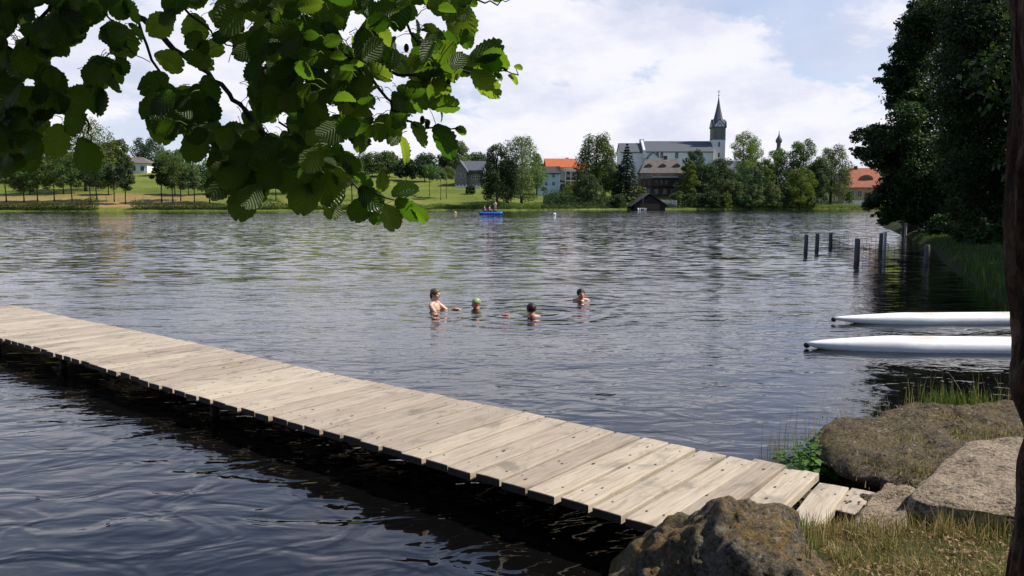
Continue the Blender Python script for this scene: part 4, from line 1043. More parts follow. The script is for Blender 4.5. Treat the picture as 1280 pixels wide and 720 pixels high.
tw.build('twigs', [M_twig, M_petiole], root, smooth=True)
# little woody cones on the twigs
for (px, py, d) in [(528, 150, 1.82), (534, 156, 1.82), (632, 84, 1.77), (450, 240, 1.85), (140, 96, 2.1), (330, 90, 2.0), (560, 104, 1.8), (508, 60, 1.85)]:
    c = W(px, py, d) - RL; cb = MB(); cb.ell(c, (0.006, 0.006, 0.010), sub=2); cb.build('cone', M_twig, root)
KX, KY = SUN.x / SUN.z, SUN.y / SUN.z
def lets_sun(x, y, z):
    """would this clump shade the sunlit right half of the hanging leaves or the bank?"""
    a = KX * (z - 2.55); b = KY * (z - 2.55)
    if -0.9 < x - a < 1.7 and 0.0 < y - b < 4.2: return True
    a = KX * (z - .5); b = KY * (z - .5)
    return -2.6 < x - a < 6.6 and 2.3 < y - b < 9
# crown of this tree above and behind the camera: shades the hanging leaves and darkens the water below
rs = np.random.RandomState(33)
def canopy(center_list, n, size, rs):
    return blob_leaves(center_list, n, size, rs, 0.8, 0.5)
bl = []
for k in range(60):
    x, y, z = rs.uniform(-5.2, 0.2), rs.uniform(-4, 3.2), rs.uniform(3.45, 6.5)
    if z < 2.75 + 0.27 * max(y, 0) + 0.75: z += 0.8
    if lets_sun(x, y, z): continue
    bl.append((x - RL.x, y - RL.y, z - RL.z, .75, .75, .5))
bl2 = []  # unseen leaf clumps added toward the sun to shade the left leaves
for k in range(46):
    z = rs.uniform(4.3, 5.6); xb, yb = rs.uniform(-2.9, -1.15), rs.uniform(1.1, 3.2)
    x, y = xb + KX * (z - 2.55), yb + KY * (z - 2.55)
    bl2.append((x - RL.x, y - RL.y, z - RL.z, .5, .5, .3))
Vv, Ff = canopy(bl, 9000, 0.13, rs); V2, F2 = canopy(bl2, 11000, 0.10, rs)
Ff = np.concatenate([Ff, F2 + len(Vv)]); Vv = np.concatenate([Vv, V2])
cr = link('crown', np_mesh('crown', Vv, Ff), M_fol['near'], root)

# right-hand trunk
tr = empty('tree', (1.96, 2.55, H(1.96, 2.55)), label='thick rough-barked tree trunk standing at the right edge of the view', cat='tree')
bm = bmesh.new(); nA_, nZ_ = 96, 260; ring0 = None; Zt = 5.2
off_at = [(-.3, .06), (.2, .0), (.6, -.035), (.95, -.030), (1.1, 0.03), (1.25, 0.01), (1.6, 0.015), (2.2, .01), (2.8, .02), (3.3, .02), (5.2, -.03)]
def bark_r(a, z):
    r = 0.285 + float(np.interp(z, [q[0] for q in off_at], [q[1] for q in off_at]))
    q = Vector((math.cos(a) * 2.6, math.sin(a) * 2.6, z * 0.62))
    rid = abs(mnoise.noise(q * 1.9 + Vector((3, 1, 4)))) ; rid2 = abs(mnoise.noise(q * 4.3 + Vector((9, 1, 0))))
    return r - 0.045 * (1 - min(1, rid * 3.0)) - 0.016 * (1 - min(1, rid2 * 3)) + 0.012 * mnoise.noise(q * 9)
for j in range(nZ_ + 1):
    z = -0.3 + (Zt + .3) * j / nZ_; ring = []
    for i in range(nA_):
        a = 2 * math.pi * i / nA_; r = bark_r(a, z)
        ring.append(bm.verts.new((r * math.cos(a) - 0.067 * max(0, min(z, 3.4) - 1.0), r * math.sin(a), z)))
    if ring0:
        for i in range(nA_):
            f = bm.faces.new([ring0[i], ring0[(i + 1) % nA_], ring[(i + 1) % nA_], ring[i]]); f.smooth = True
    ring0 = ring
me = bpy.data.meshes.new('trunk'); bm.to_mesh(me); bm.free()
def trunk_mat():
    m, nt, out = newmat('furrowed_bark'); N = NT(nt)
    P = N.n('ShaderNodeTexCoord').outputs['Object']
    a = N.noise(P, 9.0, 7, 0.7, 0.3, (1, 1, 0.28)); b = N.noise(P, 40.0, 5, 0.7, 0.2, (1, 1, 0.5)); c = N.noise(P, 3.0, 4, 0.6)
    col = N.ramp(a, [(0.36, (0.018, 0.011, 0.009)), (0.5, (0.085, 0.045, 0.034)), (0.66, (0.20, 0.15, 0.125))])
    col = N.mix(N.ramp(c, [(0.52, 0.0), (0.66, 0.5)]), col, (0.09, 0.095, 0.07))
    col = N.mix(N.ramp(b, [(0.4, 0.6), (0.55, 0.0)]), col, (0.02, 0.015, 0.012))
    p = N.n('ShaderNodeBsdfPrincipled', {'Base Color': col, 'Roughness': 0.95, 'Specular IOR Level': 0.15})
    nt.links.new(N.bump(N.math('ADD', a, N.math('MULTIPLY', b, .5)), 1.0, 0.03), p.inputs['Normal'])
    nt.links.new(p.outputs[0], out.inputs[0]); return m
link('trunk', me, trunk_mat(), tr)
lb_ = MB()
limb_t = [(-1.0, .2, 6.0), (1.5, .8, 6.2), (.2, -1.8, 6.0), (-.3, 1.2, 7.2), (-1.8, -1.4, 5.6)]
for t_ in limb_t:
    lb_.tube([(0, 0, 3.2), (t_[0] * .3, t_[1] * .3, 4.4), t_], [.16, .1, .03], 10)
lb_.tube([(0, 0, 4.7), (0.05, 0, 6.4), (0, .1, 8.4)], [.22, .14, .03], 10)
lb_.build('limbs', M_bark, tr)
rs = np.random.RandomState(44); bl = []
TC = tr.location
for k in range(70):
    x, y, z = rs.uniform(-1.9, 4.2), rs.uniform(-3.5, 3.6), rs.uniform(3.5, 7.8)
    if z < CAM_H + 0.30 * max(y, 0) + 1.75: z = CAM_H + 0.30 * max(y, 0) + 1.75 + rs.uniform(0, 1)
    if lets_sun(x, y, z): continue
    bl.append((x - TC.x, y - TC.y, z - TC.z, .75, .75, .5))
Vv, Ff = canopy(bl, 15000, 0.12, rs)
link('crown', np_mesh('crown', Vv, Ff), M_fol['near'], tr)

# ---- plants on the near bank
def nettle(loc, n, hgt, spread, seed, label):
    rt = empty('nettle_plant', loc, label=label, cat='plant'); rg = random.Random(seed)
    st_ = MB(); VV = []; FF = []; q = 0
    for s in range(n):
        a = rg.uniform(0, 6.28); r = spread * rg.random() ** .7
        b = Vector((r * .6 * math.cos(a), r * .6 * math.sin(a), -.05)); h = hgt * rg.uniform(.55, 1.1); t = Vector((r * 1.3 * math.cos(a), r * 1.3 * math.sin(a), h))
        m_ = b.lerp(t, .5) + Vector((0, 0, h * .1)); st_.tube([b, m_, t], [.0035, .003, .0015], 5)
        for k in range(9):
            f = .25 + .75 * k / 8; p = b.lerp(m_, f * 2) if f < .5 else m_.lerp(t, f * 2 - 1)
            for sd in (0, math.pi):
                an = k * 1.57 + sd + rg.uniform(-.3, .3); L = .075 * (1.15 - .55 * f) * rg.uniform(.8, 1.2)
                d = Vector((math.cos(an), math.sin(an), rg.uniform(-.25, .35))).normalized(); sdv = d.cross(Vector((0, 0, 1))).normalized(); up = sdv.cross(d)
                w_ = [.0, .30, .42, .36, .2, 0]; 
                pts = []
                for i_, ww in enumerate(w_):
                    tt = i_ / 5; c = p + d * L * (tt + .08) - up * L * .35 * tt * tt
                    pts.append((c - sdv * L * ww + up * L * .06 * (ww > 0), c, c + sdv * L * ww + up * L * .06 * (ww > 0)))
                base_i = len(VV)
                for tri in pts: VV.extend([list(v) for v in tri])
                for i_ in range(5):
                    o_ = base_i + i_ * 3
                    FF.append((o_, o_ + 1, o_ + 4, o_ + 3)); FF.append((o_ + 1, o_ + 2, o_ + 5, o_ + 4))
    st_.build('stems', M_petiole, rt); link('leaves', np_mesh('leaves', np.array(VV), np.array(FF)), M_fol['weed'], rt)
    return rt
nettle(Vector((2.21, 5.74, 0.08)), 36, 0.36, 0.20, 3, 'bright green leafy weed where the jetty meets the flat rock')

def blades(name, P, hs, seed, mat, label, wid=0.0035, lean=0.45, dark=0.0, cat='grass', kind='stuff'):
    """P Nx3 roots, hs heights"""
    rs = np.random.RandomState(seed); n = len(P)
    az = rs.uniform(0, 2 * np.pi, n); ld = np.stack([np.cos(az), np.sin(az), np.zeros(n)], 1); ln = np.abs(rs.normal(0, lean, n)).clip(0, 1.2) * hs
    fa = rs.uniform(0, np.pi, n); sd = np.stack([np.cos(fa), np.sin(fa), np.zeros(n)], 1)
    w = wid * rs.uniform(.6, 1.5, n)
    rows = []
    for t, ww in ((0, 1), (.35, .9), (.7, .6), (1, .08)):
        c = P + ld * (ln * t ** 1.8)[:, None] + np.array([0, 0, 1]) * (hs * (t - .25 * t * t * np.minimum(1, ln / hs)))[:, None]
        rows.append(c - sd * (w * ww)[:, None]); rows.append(c + sd * (w * ww)[:, None])
    Vv = np.stack(rows, 1).reshape(-1, 3); b = np.arange(n)[:, None] * 8
    Ff = np.concatenate([b + np.array([0, 1, 3, 2]), b + np.array([2, 3, 5, 4]), b + np.array([4, 5, 7, 6])], 0)
    o = link(name, np_mesh(name, Vv, Ff), mat)
    return tag(o, label, cat, kind=kind)
def grass_mat(name, stops, trans=0.35):
    m, nt, out = newmat(name); N = NT(nt)
    geo = N.n('ShaderNodeNewGeometry'); P = geo.outputs['Position']
    patch = N.noise(P, 1.6, 4, 0.6, 0.3)
    f = N.math('MULTIPLY_ADD', geo.outputs['Random Per Island'], 0.55, N.math('MULTIPLY_ADD', patch, 0.9, -0.22))
    col = N.ramp(f, stops)
    d = N.n('ShaderNodeBsdfPrincipled', {'Base Color': col, 'Roughness': 0.7, 'Specular IOR Level': 0.2})
    t = N.n('ShaderNodeBsdfTranslucent', {'Color': col})
    mx = N.n('ShaderNodeMixShader', {0: trans, 1: d.outputs[0], 2: t.outputs[0]})
    nt.links.new(mx.outputs[0], out.inputs[0]); return m
M_gdry = grass_mat('dry_mixed_grass', [(0.0, (0.06, 0.09, 0.016)), (0.32, (0.14, 0.155, 0.035)), (0.5, (0.27, 0.22, 0.08)), (0.75, (0.45, 0.35, 0.17)), (1.0, (0.55, 0.44, 0.25))])
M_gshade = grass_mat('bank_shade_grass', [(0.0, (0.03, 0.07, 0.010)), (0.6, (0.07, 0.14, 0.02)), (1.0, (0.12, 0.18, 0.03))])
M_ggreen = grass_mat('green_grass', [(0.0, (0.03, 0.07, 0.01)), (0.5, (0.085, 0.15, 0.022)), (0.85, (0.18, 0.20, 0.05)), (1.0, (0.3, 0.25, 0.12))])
rs = np.random.RandomState(8)
n = 60000
x = rs.uniform(0.9, 4.4, n); y = rs.uniform(2.6, 5.0, n)
s = sdf(x, y); keep = s > 0.06
# keep the stones and planks clear
for (pl) in ([(2.27, 4.52), (2.6, 4.36), (3.1, 4.12), (3.9, 4.4), (4.0, 5.2), (3.5, 5.5), (2.85, 5.1)], [(1.97, 4.42), (2.16, 4.34), (2.6, 4.82), (2.42, 5.0), (2.2, 4.8)],
             [(0.3, 4.9), (1.2, 4.3), (1.7, 4.62), (1.98, 4.45), (2.6, 5.4), (2.2, 6), (1, 6)]):
    P_ = np.array(pl); ins = np.zeros(n, bool)
    for i in range(len(P_)):
        a = P_[i]; b = P_[(i + 1) % len(P_)]; c = ((a[1] > y) != (b[1] > y)); xi = (b[0] - a[0]) * (y - a[1]) / (b[1] - a[1] + 1e-12) + a[0]; ins ^= (c & (x < xi))
    keep &= ~ins
keep &= ~(((x - 1.02) / 0.62) ** 2 + ((y - 3.93) / 0.42) ** 2 < 1)
x, y = x[keep], y[keep]; P_ = np.stack([x, y, height(x, y) - 0.01], 1)
hs = 0.012 + 0.095 * vnoise(x, y, 0.28, 9) ** 1.8 * rs.rand(len(x)) + 0.07 * rs.rand(len(x)) ** 6
blades('bank_turf', P_, hs, 1, M_gdry, 'dry mixed grass on the bank in the foreground', lean=.8, wid=.0026)
# longer tufts at the feet of the stones
def tuft_line(pts, n, h0, h1, seed, mat, label, spread=.06, name='grass_tufts', wid=.003, lean=.35, zoff=None):
    rs = np.random.RandomState(seed); P = np.array(pts, float); seg = np.linalg.norm(np.diff(P[:, :2], axis=0), axis=1); cs = np.concatenate([[0], np.cumsum(seg)])
    s_ = rs.rand(n) * cs[-1]; x = np.interp(s_, cs, P[:, 0]) + rs.normal(0, spread, n); y = np.interp(s_, cs, P[:, 1]) + rs.normal(0, spread, n)
    z = np.interp(s_, cs, P[:, 2]) if P.shape[1] > 2 else height(x, y)
    Pp = np.stack([x, y, z - .02], 1); hs = h0 + (h1 - h0) * rs.rand(n) ** 2.2
    return blades(name, Pp, hs, seed + 1, mat, label, wid, lean)
tuft_line([(1.45, 4.05), (1.75, 4.38), (2.0, 4.32), (2.3, 4.3), (2.6, 4.2), (3.2, 4.0)], 1800, .06, .20, 31, M_gdry, 'longer dry grass against the plank ends and stone slab')
tuft_line([(1.35, 3.75), (1.5, 4.1), (1.62, 4.35)], 900, .06, .19, 32, M_ggreen, 'green tuft between the boulder and the plank ends', .05)
tuft_line([(3.4, 6.50, .50), (3.8, 6.58, .52), (3.95, 6.58, .50)], 380, .06, .22, 33, M_ggreen, 'green grass tuft on the far edge of the flat rock', .07, wid=.003, lean=.25)
tuft_line([(2.6, 6.4, .35), (3.4, 6.55, .48), (4.6, 6.6, .54)], 160, .12, .42, 34, M_gdry, 'thin tall dry stems along the far edge of the flat rock', .08, wid=.0018, lean=.2)
tuft_line([(1.95, 6.0, .05), (2.2, 6.25, .15), (2.5, 6.35, .2)], 130, .2, .46, 35, M_gdry, 'thin seed stems rising beside the leafy weed', .08, wid=.0018, lean=.15)
tuft_line([(3.3, 5.32, .40), (3.7, 5.5, .50), (4.2, 5.6, .52)], 1500, .03, .09, 36, M_gdry, 'dry grass growing over the flat rock beside the slab', .10)
tuft_line([(2.75, 5.15, .42), (3.0, 5.4, .45), (3.3, 5.7, .48), (3.9, 6.3, .52)], 5200, .014, .06, 37, M_gdry, 'short dry moss and grass on top of the flat rock', .26)
# right bank: shaded grass and iris-like blades
rs = np.random.RandomState(12); n = 26000
x = rs.uniform(9, 30, n); y = rs.uniform(12, 46, n); s = sdf(x, y); k = (s > 0.1) & (s < 9); x, y = x[k], y[k]
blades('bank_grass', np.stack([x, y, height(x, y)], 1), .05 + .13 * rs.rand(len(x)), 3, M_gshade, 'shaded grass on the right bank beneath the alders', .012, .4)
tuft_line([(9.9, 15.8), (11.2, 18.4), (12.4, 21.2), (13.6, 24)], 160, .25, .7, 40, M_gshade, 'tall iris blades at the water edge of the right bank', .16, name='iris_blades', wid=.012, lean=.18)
# twig, leaves adrift
M_debris = simple('wet_twig', (0.03, 0.022, 0.016), rough=0.5)
for (px, py, L, a, lb) in [(757, 493, .12, .05, 'dark twig floating on the open water right of the jetty')]:
    p = onZ(px, py, 0.004); mb = MB(); mb.tube([(-L, 0, 0), (-L * .3, .02, .004), (L * .4, -.01, .003), (L, .015, 0)], [.004, .007, .006, .003], 6)
    o = mb.build('floating_twig', M_debris, None, loc=p); o.rotation_euler = (0, 0, a); tag(o, lb, 'twig')
for (px, py, lb) in [(47, 622, 'tiny dark leaf floating near the lower left corner'), (135, 655, 'tiny dark leaf floating alone at the lower left'), (209, 358, 'tiny leaf floating beyond the jetty at left')]:
    p = onZ(px, py, 0.006); mb = MB(); mb.poly([(0, -.02, 0), (.012, -.005, .003), (.010, .012, .004), (0, .022, .001), (-.011, .010, .005), (-.012, -.008, .002)])
    o = mb.build('floating_leaf', M_debris, None, loc=p, recalc=False); tag(o, lb, 'leaf')
    sm = o.modifiers.new('thick', 'SOLIDIFY'); sm.thickness = .0015

# dead leaves and bark crumbs in the turf
rs = np.random.RandomState(51); n = 2600
x = rs.uniform(1.3, 3.6, n); y = rs.uniform(3.0, 4.6, n); k = (sdf(x, y) > .1) & (vnoise(x, y, .4, 21) > .42); x, y = x[k], y[k]; n = len(x)
Vv, Ff = leaf_quads(np.stack([x, y, height(x, y) + .012 + .02 * rs.rand(n)], 1), np.stack([rs.normal(0, .4, n), rs.normal(0, .4, n), np.ones(n)], 1), .026, rs, .45)
M_litter = simple('dry_leaf_litter', (0.36, 0.22, 0.13), (0.20, 0.13, 0.08), 30, .9)
tag(link('leaf_litter', np_mesh('leaf_litter', Vv, Ff), M_litter), 'dry brown leaf litter in the foreground turf', 'litter', kind='stuff')
# unseen trees added behind the viewer to cut sky light from that side
for i, (x, y, w, h_, lb) in enumerate([(-9, -7, 9, 12, 'unseen light-blocking tree added behind the viewer, far left'), (-2, -11, 10, 14, 'unseen light-blocking tree added behind the viewer, left of centre'), (6, -9, 10, 13, 'unseen light-blocking tree added behind the viewer, right of centre'),
                                       (12, -4, 9, 12, 'unseen light-blocking tree added behind the viewer, far right'), (-17, -9, 10, 13, 'unseen light-blocking tree added behind the viewer, beyond the far left one')]):
    tree((x, y, H(x, y)), w, h_, 0.6, 'near', 9000, 0.42, 190 + i, lb, k=34, name='alder_tree')
# ---------------------------------------------------------------- village
M_slate = simple('slate_roof', (0.11, 0.115, 0.135), (0.075, 0.08, 0.095), 2.5, 0.75, 0.3, 9, 0.05, spec=0.4)
M_darkroof = simple('dark_roof', (0.07, 0.068, 0.07), (0.04, 0.04, 0.042), 2.5, 0.85, 0.3, 9, 0.05)
M_greyroof = simple('weathered_roof', (0.165, 0.145, 0.125), (0.10, 0.088, 0.078), 1.2, 0.9, 0.3, 9, 0.05)
M_orange = simple('orange_tiles', (0.50, 0.135, 0.045), (0.38, 0.10, 0.04), 1.2, 0.85, 0.4, 8, 0.06)
M_redtile = simple('faded_red_tiles', (0.42, 0.15, 0.085), (0.30, 0.11, 0.065), 1.2, 0.85, 0.4, 8, 0.06)
M_white = simple('white_render', (0.74, 0.73, 0.70), (0.66, 0.65, 0.62), 0.6, 0.9)
M_cream = simple('cream_render', (0.62, 0.57, 0.48), (0.54, 0.50, 0.42), 0.6, 0.9)
M_stone = simple('grey_stone', (0.22, 0.20, 0.18), (0.14, 0.13, 0.12), 1.5, 0.9, 0.4, 6, 0.05)
M_brick = simple('brown_brick', (0.13, 0.075, 0.055), (0.085, 0.05, 0.038), 1.5, 0.9, 0.4, 7, 0.04)
M_brick2 = simple('rose_brown_render', (0.20, 0.155, 0.135), (0.15, 0.115, 0.10), 1.2, 0.9)
M_blue = simple('pale_blue_render', (0.52, 0.62, 0.68), (0.47, 0.57, 0.63), 0.6, 0.9)
M_glass = simple('dark_window', (0.03, 0.035, 0.04), rough=0.15, spec=0.6)
M_frame = simple('white_frame', (0.62, 0.62, 0.6), rough=0.6)
M_timber = simple('brown_timber', (0.11, 0.065, 0.04), (0.07, 0.042, 0.028), 4, 0.8)
M_ochre = simple('ochre_render', (0.48, 0.30, 0.15), (0.40, 0.25, 0.13), 0.7, 0.9)
M_greywood = simple('silvered_boards', (0.32, 0.32, 0.31), (0.22, 0.22, 0.215), 4, 0.9)
M_black = simple('tarred_boards', (0.022, 0.019, 0.018), (0.014, 0.013, 0.012), 4, 0.8)
M_metal = simple('galvanised_metal', (0.45, 0.46, 0.47), rough=0.5, metal=0.6)

def pxbox(px0, px1, D, base=None):
    """plan width and root for something facing the lake between two image columns"""
    c = W((px0 + px1) / 2, 250, D); w = (px1 - px0) * D / 1000.0
    z = H(c.x, D) if base is None else W(0, base, D).z
    return Vector((c.x, D, z)), w
def ZP(py, D): return W(640, py, D).z
def gable_roof(w, d, z0, z1, ov=0.35, th=0.22, axis='x'):
    """ridge along x (axis x) or y"""
    mb = MB(); a = d / 2 if axis == 'x' else w / 2; l = (w if axis == 'x' else d) / 2 + ov
    k = (z1 - z0) / a
    out = [(-a - ov, z0 - ov * k), (0, z1), (a + ov, z0 - ov * k), (a + ov, z0 - ov * k + th), (0, z1 + th * 1.2), (-a - ov, z0 - ov * k + th)]
    # profile as outline: lower surface then upper surface
    out = [(-a - ov, z0 - ov * k), (0, z1), (a + ov, z0 - ov * k), (a + ov, z0 - ov * k + th), (0, z1 + th), (-a - ov, z0 - ov * k + th)]
    for s in (0, 1):
        if s == 0: o2 = [(-a - ov, z0 - ov * k), (0, z1), (0, z1 + th), (-a - ov, z0 - ov * k + th)]
        else: o2 = [(0, z1), (a + ov, z0 - ov * k), (a + ov, z0 - ov * k + th), (0, z1 + th)]
        if axis == 'x': mb.prism(o2, -l, l, axis='x')
        else: mb.prism(o2, -l, l, axis='y')
    return mb
def hip_roof(w, d, z0, z1, ov=0.35, ridge=None):
    mb = MB(); a, b = w / 2 + ov, d / 2 + ov; r = max(0.0, a - b) if ridge is None else ridge / 2
    A = [(-a, -b, z0), (a, -b, z0), (a, b, z0), (-a, b, z0)]; P, Q = (-r, 0, z1), (r, 0, z1)
    v = [mb.bm.verts.new(p) for p in A]; p = mb.bm.verts.new(P); q = mb.bm.verts.new(Q)
    for f in ([v[0], v[1], q, p], [v[1], v[2], q], [v[2], v[3], p, q], [v[3], v[0], p], v[::-1]): mb.bm.faces.new(f)
    return mb
def gabled_walls(w, d, z0, ze, zr, axis='x', z_base=-1.0):
    mb = MB()
    if axis == 'x': mb.prism([(-d / 2, z_base), (d / 2, z_base), (d / 2, ze), (0, zr), (-d / 2, ze)], -w / 2, w / 2, axis='x')
    else: mb.prism([(-w / 2, z_base), (w / 2, z_base), (w / 2, ze), (0, zr), (-w / 2, ze)], -d / 2, d / 2, axis='y')
    return mb
def window(root, x, z, w, h, yf, arch=False, frame=M_frame, bars=True, face='y'):
    """set into the wall at y=yf (facing -y); face 'x' puts it in a wall at x=yf facing +x"""
    Mt = Matrix.Identity(4) if face == 'y' else Matrix.Rotation(math.pi / 2, 4, 'Z')
    fm = MB(); t = max(.05, .09 * w); dpt = .10
    fm.box(-w / 2 - t, -w / 2, -dpt, .02, -t, h); fm.box(w / 2, w / 2 + t, -dpt, .02, -t, h); fm.box(-w / 2, w / 2, -dpt, .02, -t, 0)
    if arch:
        pts = [(w / 2 * math.cos(a), h + w * .75 * math.sin(a)) for a in [math.pi * i / 8 for i in range(9)]]
        po = [((w / 2 + t) * math.cos(a), h + (w * .75 + t) * math.sin(a)) for a in [math.pi * i / 8 for i in range(9)]]
        for i in range(8): fm.prism([pts[i], po[i], po[i + 1], pts[i + 1]], -dpt, .02)
    else: fm.box(-w / 2 - t, w / 2 + t, -dpt, .02, h, h + t)
    if bars: fm.box(-.03, .03, -dpt * .8, .02, 0, h); fm.box(-w / 2, w / 2, -dpt * .75, .02, h * .6, h * .6 + .05)
    fo = fm.build('window', frame, root)
    gm_ = MB()
    if arch: gm_.prism([(-w / 2, 0), (w / 2, 0)] + pts, -.035, .02)
    else: gm_.box(-w / 2, w / 2, -.035, .02, 0, h)
    go = gm_.build('pane', M_glass, fo)
    fo.location = (x, yf, z) if face == 'y' else (yf, x, z)
    if face == 'x': fo.rotation_euler = (0, 0, math.pi / 2)
    return fo

# --- church
D = 272; k = D / 1000.0
c0, w = pxbox(800, 886, D); z0 = c0.z
ch = empty('church', c0, label='white church with a long slate nave roof and a slender pointed clock tower', cat='church')
zl = lambda py: ZP(py, D) - z0
ze, zr = zl(191.5), zl(177.5); wN = (885 - 801) * k
gabled_walls(wN, 11, 0, ze, zr - .2).build('nave_wall', M_white, ch)
gable_roof(wN - .2, 11.2, ze, zr, .1, .3).build('nave_roof', M_slate, ch)
# chancel at left with a gable parapet between
wC = 28 * k; o = gabled_walls(wC, 9.6, 0, ze, zr - 1.3).build('chancel_wall', M_white, ch); o.location.x = -wN / 2 - wC / 2
o = gable_roof(wC - .1, 9.8, ze, zl(180), .25, .3).build('chancel_roof', M_slate, ch); o.location.x = -wN / 2 - wC / 2
mb = MB(); mb.prism([(-6.0, ze - 2), (6.0, ze - 2), (6.0, ze + .7), (0, zr + 1.0), (-6.0, ze + .7)], -.35, .35, axis='x')
o = mb.build('gable_parapet', M_white, ch); o.location.x = -wN / 2
mb = MB(); mb.box(-.7, .7, -.6, .6, zr - .4, zr + .9); o = mb.build('chimney', M_white, ch); o.location = (-wN / 2, 0, 0)
X = lambda px: (px - 843) * k
for px in (817, 822.5, 840.5, 857, 865): window(ch, X(px), zl(199), 1.0, 1.3, -5.5, True)
# gabled side porch
pp = gabled_walls(12 * k, 4, 0, zl(198.5), zl(193), 'y').build('porch_wall', M_white, ch); pp.location = (X(810), -7.3, 0)
pr = gable_roof(12 * k, 4, zl(198.5), zl(192.6), .3, .2, 'y').build('porch_roof', M_slate, ch); pr.location = (X(810), -7.3, 0)
# tower
tx = X(893.7); tw_ = 15.2 * k; th_ = tw_ / 2
mb = MB(); mb.box(-th_, th_, -th_, th_, -1, zl(175)); o = mb.build('tower_shaft', M_white, ch); o.location = (tx, -1.0, 0)
mb = MB(); mb.box(-th_ - .12, th_ + .12, -th_ - .12, th_ + .12, zl(175.4), zl(174.6))
mb.box(-th_ - .02, th_ + .02, -th_ - .02, th_ + .02, zl(174.6), zl(161)); mb.box(-th_ - .2, th_ + .2, -th_ - .2, th_ + .2, zl(161), zl(160.2))
bel = mb.build('belfry', M_stone, ch); bel.location = (tx, -1.0, 0)
for fx in (-1.0, 1.0):
    for f_ in ('y', 'x'):
        wv = window(ch, tx + fx if f_ == 'y' else -1.0 + fx, zl(173), 0.8, 1.9, (-1.0 - th_ - .03) if f_ == 'y' else tx + th_ + .03, True, M_stone, False, f_)
window(ch, tx, zl(184), 0.5, 1.1, -1.0 - th_ - .02, True, M_stone, False); window(ch, tx, zl(197), 0.5, 1.1, -1.0 - th_ - .02, True, M_stone, False)
# four clock gables and the spire
gz0, gz1 = zl(160.2), zl(151)
for i, a in enumerate((0, 90, 180, 270)):
    mb = MB(); mb.prism([(-th_ - .1, gz0), (th_ + .1, gz0), (0, gz1)], -th_ - .12, -th_ + .4)
    g_ = mb.build('clock_gable', M_white, ch); g_.location = (tx, -1.0, 0); g_.rotation_euler.z = R(a)
    mb = MB(); mb.tube([(0, -th_ - .14, gz0 + .85), (0, -th_ - .20, gz0 + .85)], .62, 20); mb.build('clock_face', M_frame, g_)
    mb = MB(); mb.box(-.05, .05, -th_ - .24, -th_ - .205, gz0 + .85, gz0 + 1.35); mb.box(-.04, .3, -th_ - .24, -th_ - .206, gz0 + .82, gz0 + .9)
    mb.tube([(0, -th_ - .138, gz0 + .85), (0, -th_ - .165, gz0 + .85)], .76, 20); mb.build('clock_hands', M_black, g_)
    mb = MB(); mb.prism([(-th_ - .3, gz0 - .1), (0, gz1 + .05), (0, gz1 + .35), (-th_ - .3, gz0 + .2)], -th_ - .25, 0); mb.prism([(th_ + .3, gz0 - .1), (0, gz1 + .05), (0, gz1 + .35), (th_ + .3, gz0 + .2)], -th_ - .25, 0)
    mb.build('gable_roof', M_slate, g_)
mb = MB(); zs0, zs1 = gz0 + .3, zl(120.5)
prof = [(0, th_ * 1.0), (.12, th_ * .88), (.3, th_ * .66), (.6, th_ * .34), (.85, th_ * .12), (1, .05)]
rings = []
for t, r_ in prof: rings.append([mb.bm.verts.new((r_ * 1.05 * math.cos(R(22.5 + 45 * q)), r_ * 1.05 * math.sin(R(22.5 + 45 * q)), zs0 + (zs1 - zs0) * t)) for q in range(8)])
for A, B in zip(rings, rings[1:]):
    for q in range(8): mb.bm.faces.new([A[q], A[(q + 1) % 8], B[(q + 1) % 8], B[q]])
mb.bm.faces.new(rings[0][::-1]); mb.bm.faces.new(rings[-1])
sp_ = mb.build('spire', M_slate, ch); sp_.location = (tx, -1.0, 0)
mb = MB(); mb.tube([(0, 0, zs1 - .3), (0, 0, zl(112.5))], .07, 6); mb.box(-.5, .5, -.06, .06, zl(115.5), zl(115.5) + .14); mb.ell((0, 0, zs1 + .2), (.22, .22, .25), sub=2)
mb.build('cross', M_black, sp_)
for sx in (-1, 1):
    mb = MB(); mb.tube([(0, 0, gz0 - .1), (0, 0, gz0 + 1.6), (0, 0, gz0 + 2.4)], [.32, .26, .02], 8); o = mb.build('pinnacle', M_slate, ch); o.location = (tx + sx * (th_ + .02), -1.0 - th_, 0)

# --- thin turret with a bulb top
D = 330; c0, w = pxbox(968.5, 973.5, D); zl = lambda py: ZP(py, D) - c0.z
tt = empty('turret', c0, label='thin dark onion-topped turret poking above the trees', cat='tower')
mb = MB(); mb.box(-1.3, 1.3, -1.3, 1.3, -1, zl(188)); mb.build('wall', M_cream, tt)
def lathe(prof, seg=12):
    mb = MB(); rg_ = [[mb.bm.verts.new((r_ * math.cos(2 * math.pi * q / seg), r_ * math.sin(2 * math.pi * q / seg), z)) for q in range(seg)] for r_, z in prof]
    for A, B in zip(rg_, rg_[1:]):
        for q in range(seg): f = mb.bm.faces.new([A[q], A[(q + 1) % seg], B[(q + 1) % seg], B[q]]); f.smooth = True
    mb.bm.faces.new(rg_[0][::-1]); mb.bm.faces.new(rg_[-1]); return mb
lathe([(1.5, zl(188.3)), (1.0, zl(186.5)), (.8, zl(184)), (.8, zl(179)), (1.25, zl(178)), (1.35, zl(175.5)), (1.0, zl(173)), (.45, zl(170.5)), (.22, zl(168)), (.06, zl(163))]).build('dome', M_slate, tt)

